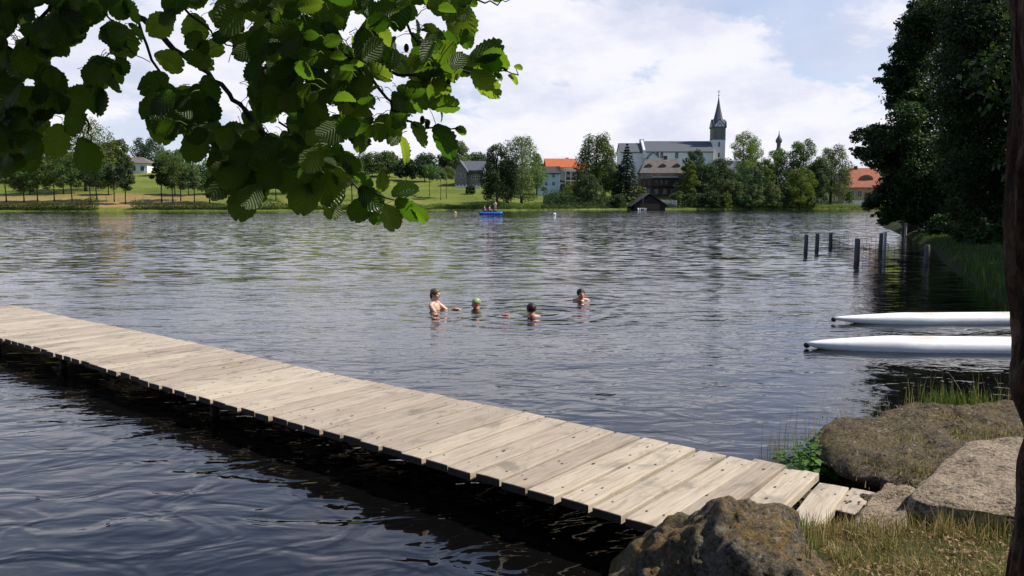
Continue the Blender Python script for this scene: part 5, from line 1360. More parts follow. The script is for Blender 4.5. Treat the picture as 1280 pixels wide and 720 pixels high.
# --- brown brick house with a big weathered roof
D = 240; c0, w = pxbox(798, 853, D); zl = lambda py: ZP(py, D) - c0.z; k = D / 1000.
bh = empty('brick_house', c0, R(-3), label='large brown brick house with a weathered grey-brown hipped roof below the church', cat='house')
hw, hd = 53 * k, 9.0
mb = MB(); mb.box(-hw / 2, hw / 2, -hd / 2, hd / 2, zl(224), zl(216.5)); mb.build('upper_wall', M_brick2, bh)
mb = MB(); mb.box(-hw / 2 + .02, hw / 2 - .02, -hd / 2 + .02, hd / 2 - .02, -2, zl(224) - .003); mb.build('lower_wall', M_brick, bh)
rf = hip_roof(hw, hd, zl(217), zl(199), .5, hw * .74).build('roof', M_greyroof, bh)
for px in (809, 826, 843):
    x = (px - 825.5) * k
    mb = MB(); mb.box(-.9, .9, -.1, 2.6, 0, 1.15); mb.prism([(-1.1, 1.15), (1.1, 1.15), (0, 1.85)], -.3, 2.8); dm = mb.build('dormer', M_greyroof, rf); dm.location = (x, -hd * .31 , zl(212.5))
    mb = MB(); mb.box(-.55, .55, -.16, -.104, .15, 1.0); mb.build('dormer_window', M_glass, rf, loc=(x, -hd * .31, zl(212.5)))
mb = MB(); mb.box(-.5, .5, -.5, .5, 0, 1.6); mb.build('chimney', M_brick, rf, loc=(.1 * hw, .4, zl(200) - .4))
yf = -hd / 2
for px in (801, 806, 811): window(bh, (px - 825.5) * k, zl(223), .75, 1.0, yf - .01)
for px in (818, 824, 830, 836): window(bh, (px - 825.5) * k, zl(232), .8, 1.5, yf - .01, False, M_timber)
for px in (803, 809, 846): window(bh, (px - 825.5) * k, zl(232), .8, 1.2, yf - .01, False, M_timber)
for px in (808, 818, 828, 838): window(bh, (px - 825.5) * k, zl(242), .8, 1.2, yf - .01)
mb = MB(); x0, x1 = (812.5 - 825.5) * k, (842 - 825.5) * k; mb.box(x0, x1, yf - 1.4, yf, zl(233.4), zl(232.8)); mb.box(x0, x1, yf - 1.4, yf - 1.3, zl(230), zl(229.7))
for q in range(14): xx = x0 + (x1 - x0 - .08) * q / 13; mb.box(xx, xx + .08, yf - 1.38, yf - 1.32, zl(232.8), zl(230))
mb.build('balcony', M_timber, bh)
mb = MB(); mb.box(x0 - .2, x1 + .2, yf - 1.7, yf, zl(222.6), zl(221.4)); mb.build('awning', M_cream, bh)

# --- black boathouse
D = 213; c0, w = pxbox(785, 833, D); c0.z = .25; zl = lambda py: ZP(py, D) - c0.z; k = D / 1000.
b_ = empty('boathouse', c0, label='black boathouse with a wide tent-like gable facing the lake', cat='boathouse')
gabled_walls(38 * k, 8, 0, zl(256), zl(244.5), 'y', -.6).build('wall', M_black, b_)
gable_roof(42 * k, 8, zl(257), zl(242.5), .5, .25, 'y').build('roof', M_darkroof, b_)
mb = MB(); mb.box(-2.6, 2.6, -4.08, -4.0, -.2, 1.3); mb.build('boat_door', M_timber, b_)
mb = MB(); mb.tube([(0, 0, -.2), (0, 0, 3.4)], .09, 6); mb.build('mast', M_timber, b_, loc=(-1.9, -4.6, 0))

# --- small white rowing boats moored in front
def rowboat(name, px, py, L, wd, hgt, mat, lb, rot=0.0, grp=None):
    p = onZ(px, py, 0.0); rt = empty(name, p, rot, label=lb, cat='boat', group=grp)
    mb = MB(); n = 9; secs = []
    for i in range(n):
        t = i / (n - 1); x = -L / 2 + L * t; ww = wd / 2 * (math.sin(math.pi * min(1, .16 + .84 * t * .98)) ** .6 if t < 1 else .08); ww = max(ww, .05); sh = hgt * (1 + .35 * (t - .3) ** 2)
        secs.append([mb.bm.verts.new(q) for q in [(x, -ww, sh), (x, -ww * .8, sh * .3), (x, 0, -.12), (x, ww * .8, sh * .3), (x, ww, sh), (x, ww * .86, sh), (x, ww * .66, sh * .35), (x, 0, .02), (x, -ww * .66, sh * .35), (x, -ww * .86, sh)]])
    for A, B in zip(secs, secs[1:]):
        for q in range(10): mb.bm.faces.new([A[q], A[(q + 1) % 10], B[(q + 1) % 10], B[q]])
    mb.bm.faces.new(secs[0]); mb.bm.faces.new(secs[-1][::-1]); mb.build('hull', mat, rt)
    mb = MB(); mb.box(-.15, .12, -wd * .36, wd * .36, hgt * .7, hgt * .8); mb.box(L * .2, L * .2 + .25, -wd * .33, wd * .33, hgt * .72, hgt * .82); mb.build('seat', M_timber, rt)
    return rt
M_boatw = simple('white_boat_paint', (0.72, 0.73, 0.74), (0.6, 0.6, 0.6), 3, 0.4, spec=0.5)
rowboat('rowing_boat', 799, 262.4, 2.6, 1.1, .42, M_boatw, 'small white boat moored at the left of the pair before the boathouse', R(80), 'small boats at the boathouse')
rowboat('rowing_boat', 805, 262.4, 2.6, 1.1, .42, M_boatw, 'small white boat moored at the right of the pair before the boathouse', R(95), 'small boats at the boathouse')

# --- blue house
D = 236; c0, w = pxbox(671, 698, D); zl = lambda py: ZP(py, D) - c0.z; k = D / 1000.
h_ = empty('blue_house', c0, label='pale blue house with a dark roof right of the shore clump', cat='house')
gabled_walls(26 * k, 7.5, 0, zl(217), zl(209.5)).build('wall', M_blue, h_)
gable_roof(27 * k, 7.6, zl(217), zl(209), .4, .25).build('roof', M_darkroof, h_)
for py in (222, 232):
    for px in (682, 691): window(h_, (px - 684.5) * k, zl(py), .7, .95, -3.76)
mb = MB(); mb.box(13 * k - .12, 13 * k + .25, -3.95, -3.3, -1, zl(217)); mb.build('corner_board', M_white, h_)
mb = MB(); mb.box(13.5 * k, 20.5 * k, -3.0, 2, -1, zl(228)); ex = mb.build('extension', M_white, h_)
mb = MB(); mb.prism([(13.2 * k, zl(228)), (21 * k, zl(228)), (21 * k, zl(227)), (13.2 * k, zl(224.5))], -3.3, 2.3); mb.build('extension_roof', M_darkroof, h_)
mb = MB(); mb.box(15 * k, 17.2 * k, -3.08, -3.0, zl(238), zl(230)); mb.box(18.2 * k, 19.6 * k, -3.08, -3.0, zl(235), zl(230.5)); mb.build('door', M_brick2, h_)

# --- orange-roofed house with a timber terrace
D = 258; c0, w = pxbox(682, 718, D); zl = lambda py: ZP(py, D) - c0.z; k = D / 1000.
h_ = empty('orange_roofed_house', c0, R(4), label='house with a bright orange tiled roof and timber terrace behind the blue house', cat='house')
gabled_walls(34 * k, 9, 0, zl(209.5), zl(200)).build('wall', M_cream, h_)
gable_roof(35 * k, 9, zl(209.5), zl(199.2), .6, .25).build('roof', M_orange, h_)
mb = MB(); mb.box(-.45, .45, -.4, .4, zl(202), zl(197)); mb.build('chimney', M_redtile, h_, loc=(9 * k, 1, 0))
gabled_walls(16 * k, 7, 0, zl(212), zl(206.6)).build('wing_wall', M_brick2, h_, loc=(25 * k, -1, 0))
gable_roof(16 * k, 7, zl(212), zl(205.8), .5, .25).build('wing_roof', M_orange, h_, loc=(25 * k, -1, 0))
mb = MB(); x0, x1 = (702 - 700) * k, (735 - 700) * k
mb.box(x0, x1, -8.2, -4.6, zl(215.4), zl(214.2)); mb.box(x0, x1, -8.2, -4.6, zl(227), zl(226))
for q in range(6): xx = x0 + (x1 - x0 - .2) * q / 5; mb.box(xx, xx + .2, -8.2, -8.0, -1, zl(214.2))
mb.build('terrace', M_white, h_)
mb = MB(); mb.box(x0 + .3, x1 - .3, -7.9, -7.8, zl(226) , zl(222.5)); mb.build('railing', M_timber, h_)
for px in (688, 697, 708, 726): window(h_, (px - 700) * k, zl(218), .9, 1.2, -4.52)

# --- grey house behind the meadow
D = 258; c0, w = pxbox(569, 606, D); zl = lambda py: ZP(py, D) - c0.z; k = D / 1000.
h_ = empty('grey_house', c0, R(-4), label='grey slate-roofed house with a white-edged gable above the mown meadow', cat='house')
gabled_walls(24 * k, 9, 0, zl(213.5), zl(203)).build('wall', M_stone, h_, loc=(6.5 * k, 0, 0))
gable_roof(24 * k, 9, zl(213.5), zl(202.2), .4, .25).build('roof', M_slate, h_, loc=(6.5 * k, 0, 0))
gabled_walls(15 * k, 7, 0, zl(213), zl(203.5), 'y').build('gable_wall', M_stone, h_, loc=(-8.5 * k, -2.2, 0))
gable_roof(15 * k, 7, zl(213), zl(202.6), .4, .25, 'y').build('gable_roof', M_slate, h_, loc=(-8.5 * k, -2.2, 0))
mb = MB(); a = 7.5 * k + .45; z_a = zl(213) - .4; z_b = zl(202.6)
mb.prism([(0, z_b + .30), (a, z_a + .1), (a, z_a - .35), (0, z_b - .15)], -6.35, -6.15); mb.build('verge_board', M_white, h_, loc=(-8.5 * k, 0, 0))
mb = MB(); mb.box(-3 * k, -1 * k, -5.0, -4.5, zl(220), zl(214)); mb.build('porch_pillar', M_white, h_)
mb = MB(); mb.box(-1 * k, 17 * k, -6.6, -4.5, zl(217.2), zl(216.2)); mb.build('veranda_roof', M_darkroof, h_)
for px in (577, 582): window(h_, (px - 587.5) * k, zl(222), .8, 1.1, -5.72)
for px in (594, 599, 603): window(h_, (px - 587.5) * k, zl(224), 1.0, 1.2, -4.52)
mb = MB(); mb.box(-.35, .35, -.35, .35, zl(204), zl(200.5)); mb.build('chimney', M_brick, h_, loc=(10 * k, 1, 0))
# low white wall / terrace before it
c1, w1 = pxbox(570, 600, 246); mb = MB(); mb.box(-w1 / 2, w1 / 2, -.15, .15, -.3, .7)
for q in range(8): mb.box(-w1 / 2 + w1 * q / 7 - .15, -w1 / 2 + w1 * q / 7 + .15, -.2, .2, -.3, 1.1)
tag(mb.build('garden_wall', M_cream, None, loc=c1), 'low pale garden wall with pillars before the grey house', 'wall')

# --- white house on the left
D = 283; c0, w = pxbox(150, 197, D); zl = lambda py: ZP(py, D) - c0.z; k = D / 1000.
h_ = empty('white_house', c0, R(5), label='low cream-white house with a grey roof half hidden behind the left trees', cat='house')
mb = MB(); mb.box(-20 * k, 18 * k, -5, 5, -1, zl(204.6)); mb.build('wall', M_white, h_)
hip_roof(38 * k, 10, zl(204.6), zl(196.5), .9, 16 * k).build('roof', M_greyroof, h_, loc=(-1 * k, 0, 0))
for px in (158, 166, 176, 186): window(h_, (px - 173.5) * k, zl(214), 1.1, 1.5, -5.02)
# second white building glimpsed to the left
D = 310; c0, w = pxbox(20, 60, D); zl = lambda py: ZP(py, D) - c0.z; k = D / 1000.
# --- white pole frame
D = 262; c0, w = pxbox(250, 256, D); zl = lambda py: ZP(py, D) - c0.z; k = D / 1000.
mb = MB(); mb.tube([(0, 0, -.5), (0, 0, zl(194))], [.22, .16], 8); mb.box(-21 * k, 1.2, -.1, .1, zl(197), zl(196)); mb.tube([(-1.0, 0, zl(196)), (0, 0, zl(203))], .1, 6); mb.tube([(1.1, 0, zl(196)), (0, 0, zl(203))], .1, 6)
mb.tube([(-20 * k, 0, -.5), (-20 * k, 0, zl(196))], [.2, .15], 8)
tag(mb.build('utility_pole', M_frame, None, loc=c0), 'white pole with a long crossbar behind the left trees', 'pole')

# --- grey barn roof right of the church
D = 292; c0, w = pxbox(903, 943, D); zl = lambda py: ZP(py, D) - c0.z; k = D / 1000.
h_ = empty('barn', c0, R(2), label='long barn with a plain dark grey roof right of the church tower', cat='barn')
gabled_walls(40 * k, 11, 0, zl(219), zl(203)).build('wall', M_stone, h_); gable_roof(40 * k, 11, zl(219), zl(202), .5, .3).build('roof', M_slate, h_)
# --- orange roofed house at the right
D = 247; c0, w = pxbox(1052, 1100, D); zl = lambda py: ZP(py, D) - c0.z; k = D / 1000.
h_ = empty('ochre_house', c0, R(-6), label='ochre house with a faded red tiled roof beside the big right tree', cat='house')
mb = MB(); mb.box(-22 * k, 24 * k, -5, 5, -1, zl(234)); mb.build('wall', M_ochre, h_)
rf = hip_roof(47 * k, 10, zl(234.6), zl(210), .7, 30 * k).build('roof', M_redtile, h_)
mb = MB()
pts = [(2.0 * math.cos(a), 1.35 * math.sin(a)) for a in [math.pi * i / 10 for i in range(11)]]
mb.prism(pts, -.2, 3.2); dm = mb.build('dormer', M_redtile, rf); dm.location = (1 * k, -3.4, zl(224.5))
mb = MB(); pts = [(1.3 * math.cos(a), .95 * math.sin(a)) for a in [math.pi * i / 10 for i in range(11)]]; mb.prism(pts, -.28, -.21); mb.build('dormer_window', M_glass, rf, loc=(1 * k, -3.4, zl(224.2)))
mb = MB(); mb.box(-.45, .45, -.45, .45, zl(213), zl(207.5)); mb.build('chimney', M_brick, rf, loc=(-8 * k, 0, 0))
for px in (1059, 1068, 1086, 1093): window(h_, (px - 1076) * k, zl(246), 1.2, 1.7, -5.02)
mb = MB(); mb.box((1074 - 1076) * k, (1080 - 1076) * k, -5.12, -5.0, zl(252), zl(241)); mb.build('door', M_timber, h_)
# fences by it
def picket(px0, px1, D, top, base, mat, step, lb, gap=.35):
    c1, w1 = pxbox(px0, px1, D); z0 = c1.z; rt = empty('picket_fence', c1, label=lb, cat='fence'); zt = ZP(top, D) - z0
    n_ = int(w1 / step); mb = MB()
    for q in range(n_): xx = -w1 / 2 + w1 * q / n_; mb.box(xx, xx + step * (1 - gap), -.04, .04, -.2, zt * (1 + .06 * math.sin(q * 1.7)))
    mb.build('pickets', mat, rt)
    mb = MB(); mb.box(-w1 / 2, w1 / 2, .045, .12, zt * .25, zt * .25 + .1); mb.box(-w1 / 2, w1 / 2, .045, .12, zt * .75, zt * .75 + .1); mb.build('rail', mat, rt)
    for q in range(5):
        mb = MB(); mb.box(-.09, .09, .125, .3, -.4, zt * .98); mb.build('post', mat, rt, loc=(-w1 / 2 + w1 * q / 4, 0, 0))
picket(1018, 1052, 240, 236, 252, M_greywood, .42, 'tall silver-grey board fence left of the ochre house', .38)
picket(1055, 1082, 236, 250.5, 256, M_white, .3, 'low white fence in front of the ochre house', .3)
picket(826, 846, 214.5, 250, 257, M_cream, .35, 'low pale fence right of the boathouse', .4)
# shed between willows
c1, w1 = pxbox(975, 981, 236); mb = MB(); mb.box(-w1 / 2, w1 / 2, -1, 1, -.3, 3.4); sh_ = mb.build('shed', M_white, None, loc=c1); tag(sh_, 'narrow white shed wall among the trees below the turret', 'shed')
mb = MB(); mb.prism([(-w1 / 2 - .2, 3.4), (w1 / 2 + .2, 3.4), (0, 4.2)], -1.2, 1.2); mb.build('roof', M_darkroof, sh_)
# pale bench / stones on the right shore
for i, (px, lb) in enumerate([(985, 'small white bench on the village shore')]):
    c1, _ = pxbox(px - 1, px + 1, 229); rt = empty('park_bench', c1, label=lb, cat='bench')
    mb = MB(); mb.box(-.9, .9, -.2, .25, .42, .48); mb.build('seat', M_white, rt); mb = MB(); mb.box(-.9, .9, .26, .31, .5, .95); mb.build('backrest', M_white, rt)
    for sx in (-.75, .75): mb = MB(); mb.box(sx - .04, sx + .04, -.18, .24, -.1, .42); mb.build('leg', M_white, rt)
# stakes on the meadow at left
for i, px in enumerate((133, 178, 204, 211, 168)):
    c1, _ = pxbox(px, px + 1, 186); mb = MB(); mb.tube([(0, 0, -.3), (.08 * (i - 2), 0, 1.9)], .06, 6)
    tag(mb.build('wooden_stake', M_lightbark, None, loc=c1), ['first', 'third', 'fourth', 'fifth', 'second'][i] + ' pale stake from the left on the dry meadow edge', 'stake', 'stakes on the left meadow edge')
# ---------------------------------------------------------------- things on the lake
M_post = simple('weathered_grey_post', (0.13, 0.12, 0.115), (0.075, 0.068, 0.062), 6, 0.9, 0.6, 18, 0.02, (1, 1, .3))
M_postl = simple('pale_grey_post', (0.42, 0.42, 0.43), (0.32, 0.32, 0.33), 6, 0.8, 0.4, 18, 0.02, (1, 1, .3))
posts = [(1007, 315, 293, M_post, .085, 'far left post of the swimming-area posts'), (1021, 312, 292, M_post, .09, 'second post from the left of the swimming-area posts'), (1038, 308.5, 291, M_post, .09, 'third post from the left of the swimming-area posts'),
         (1071, 326.5, 298, M_post, .10, 'lone tall dark post in front of the row'), (1100.5, 311, 291.5, M_post, .09, 'dark post touching the pale one'), (1105.5, 312, 290.5, M_postl, .07, 'pale grey post beside a dark one'),
         (1158, 330, 306, M_post, .10, 'dark post in the shade of the alders'), (1131.5, 296, 278.5, M_postl, .07, 'pale post in front of the thick alder trunk')]
PW = []
for (px, pb, pt, m_, r_, lb) in posts:
    p = onZ(px, pb, 0.0); zt = W(px, pt, p.y).z; PW.append((p, zt))
    mb = MB(); s_ = zt
    mb.tube([(0, 0, -1.0), (.0, 0, 0), (.004, 0, zt * .5), (.0, .0, zt - .02), (0, 0, zt)], [r_ * 1.03, r_, r_ * .97, r_ * .95, r_ * .82], 12)
    o = mb.build('wooden_post', m_, None, loc=(p.x, p.y, 0)); o.rotation_euler = (0, (px % 3 - 1) * .012, 0)
    tag(o, lb, 'post', 'posts standing in the water')
M_net = simple('dark_wire', (0.05, 0.05, 0.052), rough=0.6)
def net(a, b, za, zb, lb, cell=.2, r=.007):
    mb = MB(); L = (b - a).length; d = (b - a) / L; n_ = int(L / cell)
    sd = Vector((-d.y, d.x, 0)) * r
    def strip(p, q, off):
        v = [mb.bm.verts.new(x) for x in (p - off, q - off, q + off, p + off)]; mb.bm.faces.new(v)
    for i in range(n_ + 1):
        p = a + d * (L * i / n_); z = za + (zb - za) * i / n_
        mb.tube([(p.x, p.y, -.25), (p.x, p.y, z)], r, 3, cap=False)
    m_ = int(max(za, zb) / (cell * .8))
    for j in range(m_ + 1):
        f = j / m_; mb.tube([(a.x, a.y, -.05 + (za + .05) * f), ((a.x + b.x) / 2, (a.y + b.y) / 2, -.05 + ((za + zb) / 2 + .05) * f - .02), (b.x, b.y, -.05 + (zb + .05) * f)], r, 3, cap=False)
    tag(mb.build('wire_net', M_net, None), lb, 'net', 'wire nets of the swimming area')
net(PW[3][0], PW[6][0], PW[3][1] * .8, PW[6][1] * .85, 'wire mesh between the lone dark post and the shaded post')
net(PW[2][0], PW[4][0], PW[2][1] * .75, PW[4][1] * .75, 'wire mesh between the third post and the touching pair')
net(PW[2][0], PW[3][0], PW[2][1] * .6, PW[3][1] * .6, 'wire mesh between the third post and the lone dark post')

# long white hulls moored at the right
def hull_mat():
    m, nt, out = newmat('scuffed_white_gelcoat'); N = NT(nt)
    P = N.n('ShaderNodeTexCoord').outputs['Object']
    a = N.noise(P, 1.6, 5, .65, .5, (.35, 1.6, 1.0), (5, 2, 3)); b = N.noise(P, 22, 4, .7, .3, (.3, 1.5, 1))
    col = N.ramp(b, [(.3, (.70, .70, .68)), (.6, (.84, .84, .82))])
    col = N.mix(N.math('MULTIPLY', N.ramp(a, [(.61, 0.), (.66, .8)]), N.ramp(b, [(.4, .2), (.55, 1.)])), col, (.42, .32, .22))
    for (sx, sr_, amt) in ((1.72, .38, .8), (3.15, .34, .9)):
        dv = N.n('ShaderNodeVectorMath', {0: N.n('ShaderNodeVectorMath', {0: P, 1: (sx, -.05, .2)}, operation='SUBTRACT').outputs[0], 1: (1.0, 1.9, 1.0)}, operation='MULTIPLY').outputs[0]
        dl = N.n('ShaderNodeVectorMath', {0: dv}, operation='LENGTH').outputs['Value']
        col = N.mix(N.math('MULTIPLY', N.ramp(N.math('DIVIDE', dl, sr_), [(.3, amt), (1., 0.)]), N.ramp(b, [(.42, 0.), (.56, 1.)])), col, (.45, .34, .18))
    p = N.n('ShaderNodeBsdfPrincipled', {'Base Color': col, 'Roughness': .5, 'Specular IOR Level': .35}); nt.links.new(p.outputs[0], out.inputs[0]); return m
M_hull = hull_mat()
def float_hull(p0, p1, wd, hg, lb, deck_z):
    d = (p1 - p0); L = d.length; rt = empty('racing_canoe', (p0.x, p0.y, 0), math.atan2(d.y, d.x), label=lb, cat='boat', group='long white hulls moored at the right bank')
    mb = MB(); n_ = 40; seg = 20; prev = None
    for i in range(n_ + 1):
        t = i / n_; s_ = max(.03, min(1, (t * 3.4) ** .55) * (1 - .0 * t)); s2 = max(.10, min(1.0, (t * 4.2) ** .6)); x = L * t
        if t > .85: s_ *= max(.12, 1 - ((t - .85) / .15) ** 2)
        zc = deck_z - hg / 2 + .045 * (1 - min(1, t * 3)) ** 2
        ring = []
        for q in range(seg):
            a = 2 * math.pi * q / seg; cx, cz = math.cos(a), math.sin(a)
            yy = wd / 2 * s_ * (abs(cx) ** .75) * (1 if cx > 0 else -1)
            zz = hg / 2 * s2 * (abs(cz) ** .8) * (1 if cz > 0 else -1)
            if cz < 0: zz *= 1.15
            ring.append(mb.bm.verts.new((x, yy, zc + zz)))
        if prev:
            for q in range(seg): f = mb.bm.faces.new([prev[q], prev[(q + 1) % seg], ring[(q + 1) % seg], ring[q]]); f.smooth = True
        else: mb.bm.faces.new(ring[::-1])
        prev = ring
    mb.bm.faces.new(prev); mb.build('hull', M_hull, rt)
    mb = MB(); pts = []; 
    mb.ell((.03, 0, deck_z - hg / 2 + .02), (.05, wd * .06, .045), sub=2); mb.build('bow_cap', M_beam, rt)
    return rt
a1 = onZ(1006, 433, .03); b1 = onZ(1330, 449, .0)
float_hull(Vector((a1.x, a1.y, 0)), Vector((a1.x + 5.2, a1.y - .28, 0)), .54, .33, 'nearer long white hull with brown scuffs afloat at the right', .195)
a2 = onZ(1040, 402, .03)
float_hull(Vector((a2.x, a2.y, 0)), Vector((a2.x + 5.6, a2.y + .25, 0)), .48, .26, 'farther long white clean hull afloat at the right', .18)

# ---- people
M_skin = simple('wet_skin', (0.68, 0.40, 0.29), (0.60, 0.34, 0.24), 6, 0.35, spec=0.5)
M_skin2 = simple('sunburnt_skin', (0.60, 0.27, 0.17), (0.52, 0.23, 0.15), 6, 0.35, spec=0.5)
M_hairb = simple('wet_blond_hair', (0.17, 0.11, 0.06), (0.08, 0.055, 0.035), 30, 0.35, 0.6, 60, 0.01, (1, 1, .3))
M_hairk = simple('wet_dark_hair', (0.035, 0.022, 0.016), (0.018, 0.012, 0.01), 30, 0.5, 0.6, 60, 0.01, (1, 1, .3))
M_cap = simple('green_swim_cap', (0.14, 0.20, 0.05), (0.42, 0.50, 0.22), 14, 0.4)
M_eye = simple('eye', (0.03, 0.02, 0.018), rough=0.2)
def remeshed(name, mb, voxel, smooth_it, mat, parent):
    me = bpy.data.meshes.new('tmp'); mb.bm.to_mesh(me); mb.bm.free()
    o = bpy.data.objects.new('tmp', me); COL.objects.link(o)
    r_ = o.modifiers.new('r', 'REMESH'); r_.mode = 'VOXEL'; r_.voxel_size = voxel
    s_ = o.modifiers.new('s', 'SMOOTH'); s_.factor = .6; s_.iterations = smooth_it
    dg = bpy.context.evaluated_depsgraph_get(); ev = o.evaluated_get(dg)
    m2 = bpy.data.meshes.new_from_object(ev); m2.name = name
    bpy.data.objects.remove(o); bpy.data.meshes.remove(me)
    return link(name, m2, mat, parent, smooth=True)
def capsule(mb, a, b, ra, rb, seg=14):
    a, b = Vector(a), Vector(b); mb.tube([a, a.lerp(b, .33), a.lerp(b, .66), b], [ra, ra * .67 + rb * .33, ra * .33 + rb * .67, rb], seg)
    mb.ell(a, (ra,) * 3, sub=2); mb.ell(b, (rb,) * 3, sub=2)
def head_mb(mb, c, s, Mh):
    """face looks along local -y; s = head height"""
    def P(x, y, z): return Vector(c) + Mh @ Vector((x * s, y * s, z * s))
    M3 = Mh
    mb.ell(P(0, .04, .10), (.335 * s, .40 * s, .38 * s), sub=3, M=M3)       # skull
    mb.ell(P(0, -.10, -.12), (.26 * s, .28 * s, .34 * s), sub=3, M=M3)      # face
    mb.ell(P(0, -.18, -.36), (.13 * s, .12 * s, .11 * s), sub=2, M=M3)      # chin
    mb.ell(P(0, -.39, -.07), (.055 * s, .085 * s, .11 * s), sub=2, M=M3)    # nose
    mb.ell(P(0, -.345, -.225), (.10 * s, .05 * s, .035 * s), sub=2, M=M3)   # lips
    mb.ell(P(0, -.33, .09), (.20 * s, .07 * s, .045 * s), sub=2, M=M3)      # brow
    for sx in (-1, 1):
        mb.ell(P(sx * .325, .04, -.03), (.045 * s, .075 * s, .11 * s), sub=2, M=M3)  # ear
        mb.ell(P(sx * .17, -.26, -.10), (.09 * s, .09 * s, .08 * s), sub=2, M=M3)    # cheek
def hand(mb, w_, d, up, s):
    """palm plus five fingers, slightly curled; d = direction, up = back of the hand"""
    d = Vector(d).normalized(); up = Vector(up).normalized(); sd = d.cross(up).normalized()
    p = Vector(w_); capsule(mb, p, p + d * .05 * s, .022 * s, .030 * s, 10)
    for k_, L in zip((-1.5, -.5, .5, 1.5), (.055, .068, .072, .062)):
        b = p + d * .075 * s + sd * k_ * .017 * s; m_ = b + d * L * .55 * s - up * .004 * s; e_ = m_ + d * L * .45 * s - up * .018 * s
        capsule(mb, p + d * .04 * s + sd * k_ * .014 * s, b, .011 * s, .0098 * s, 8); capsule(mb, b, m_, .0098 * s, .009 * s, 8); capsule(mb, m_, e_, .009 * s, .0075 * s, 8)
    b = p + d * .025 * s + sd * .026 * s; m_ = b + (d * .6 + sd * .8) * .035 * s; capsule(mb, b, m_, .012 * s, .010 * s, 8); capsule(mb, m_, m_ + (d * .9 + sd * .3) * .028 * s, .010 * s, .008 * s, 8)
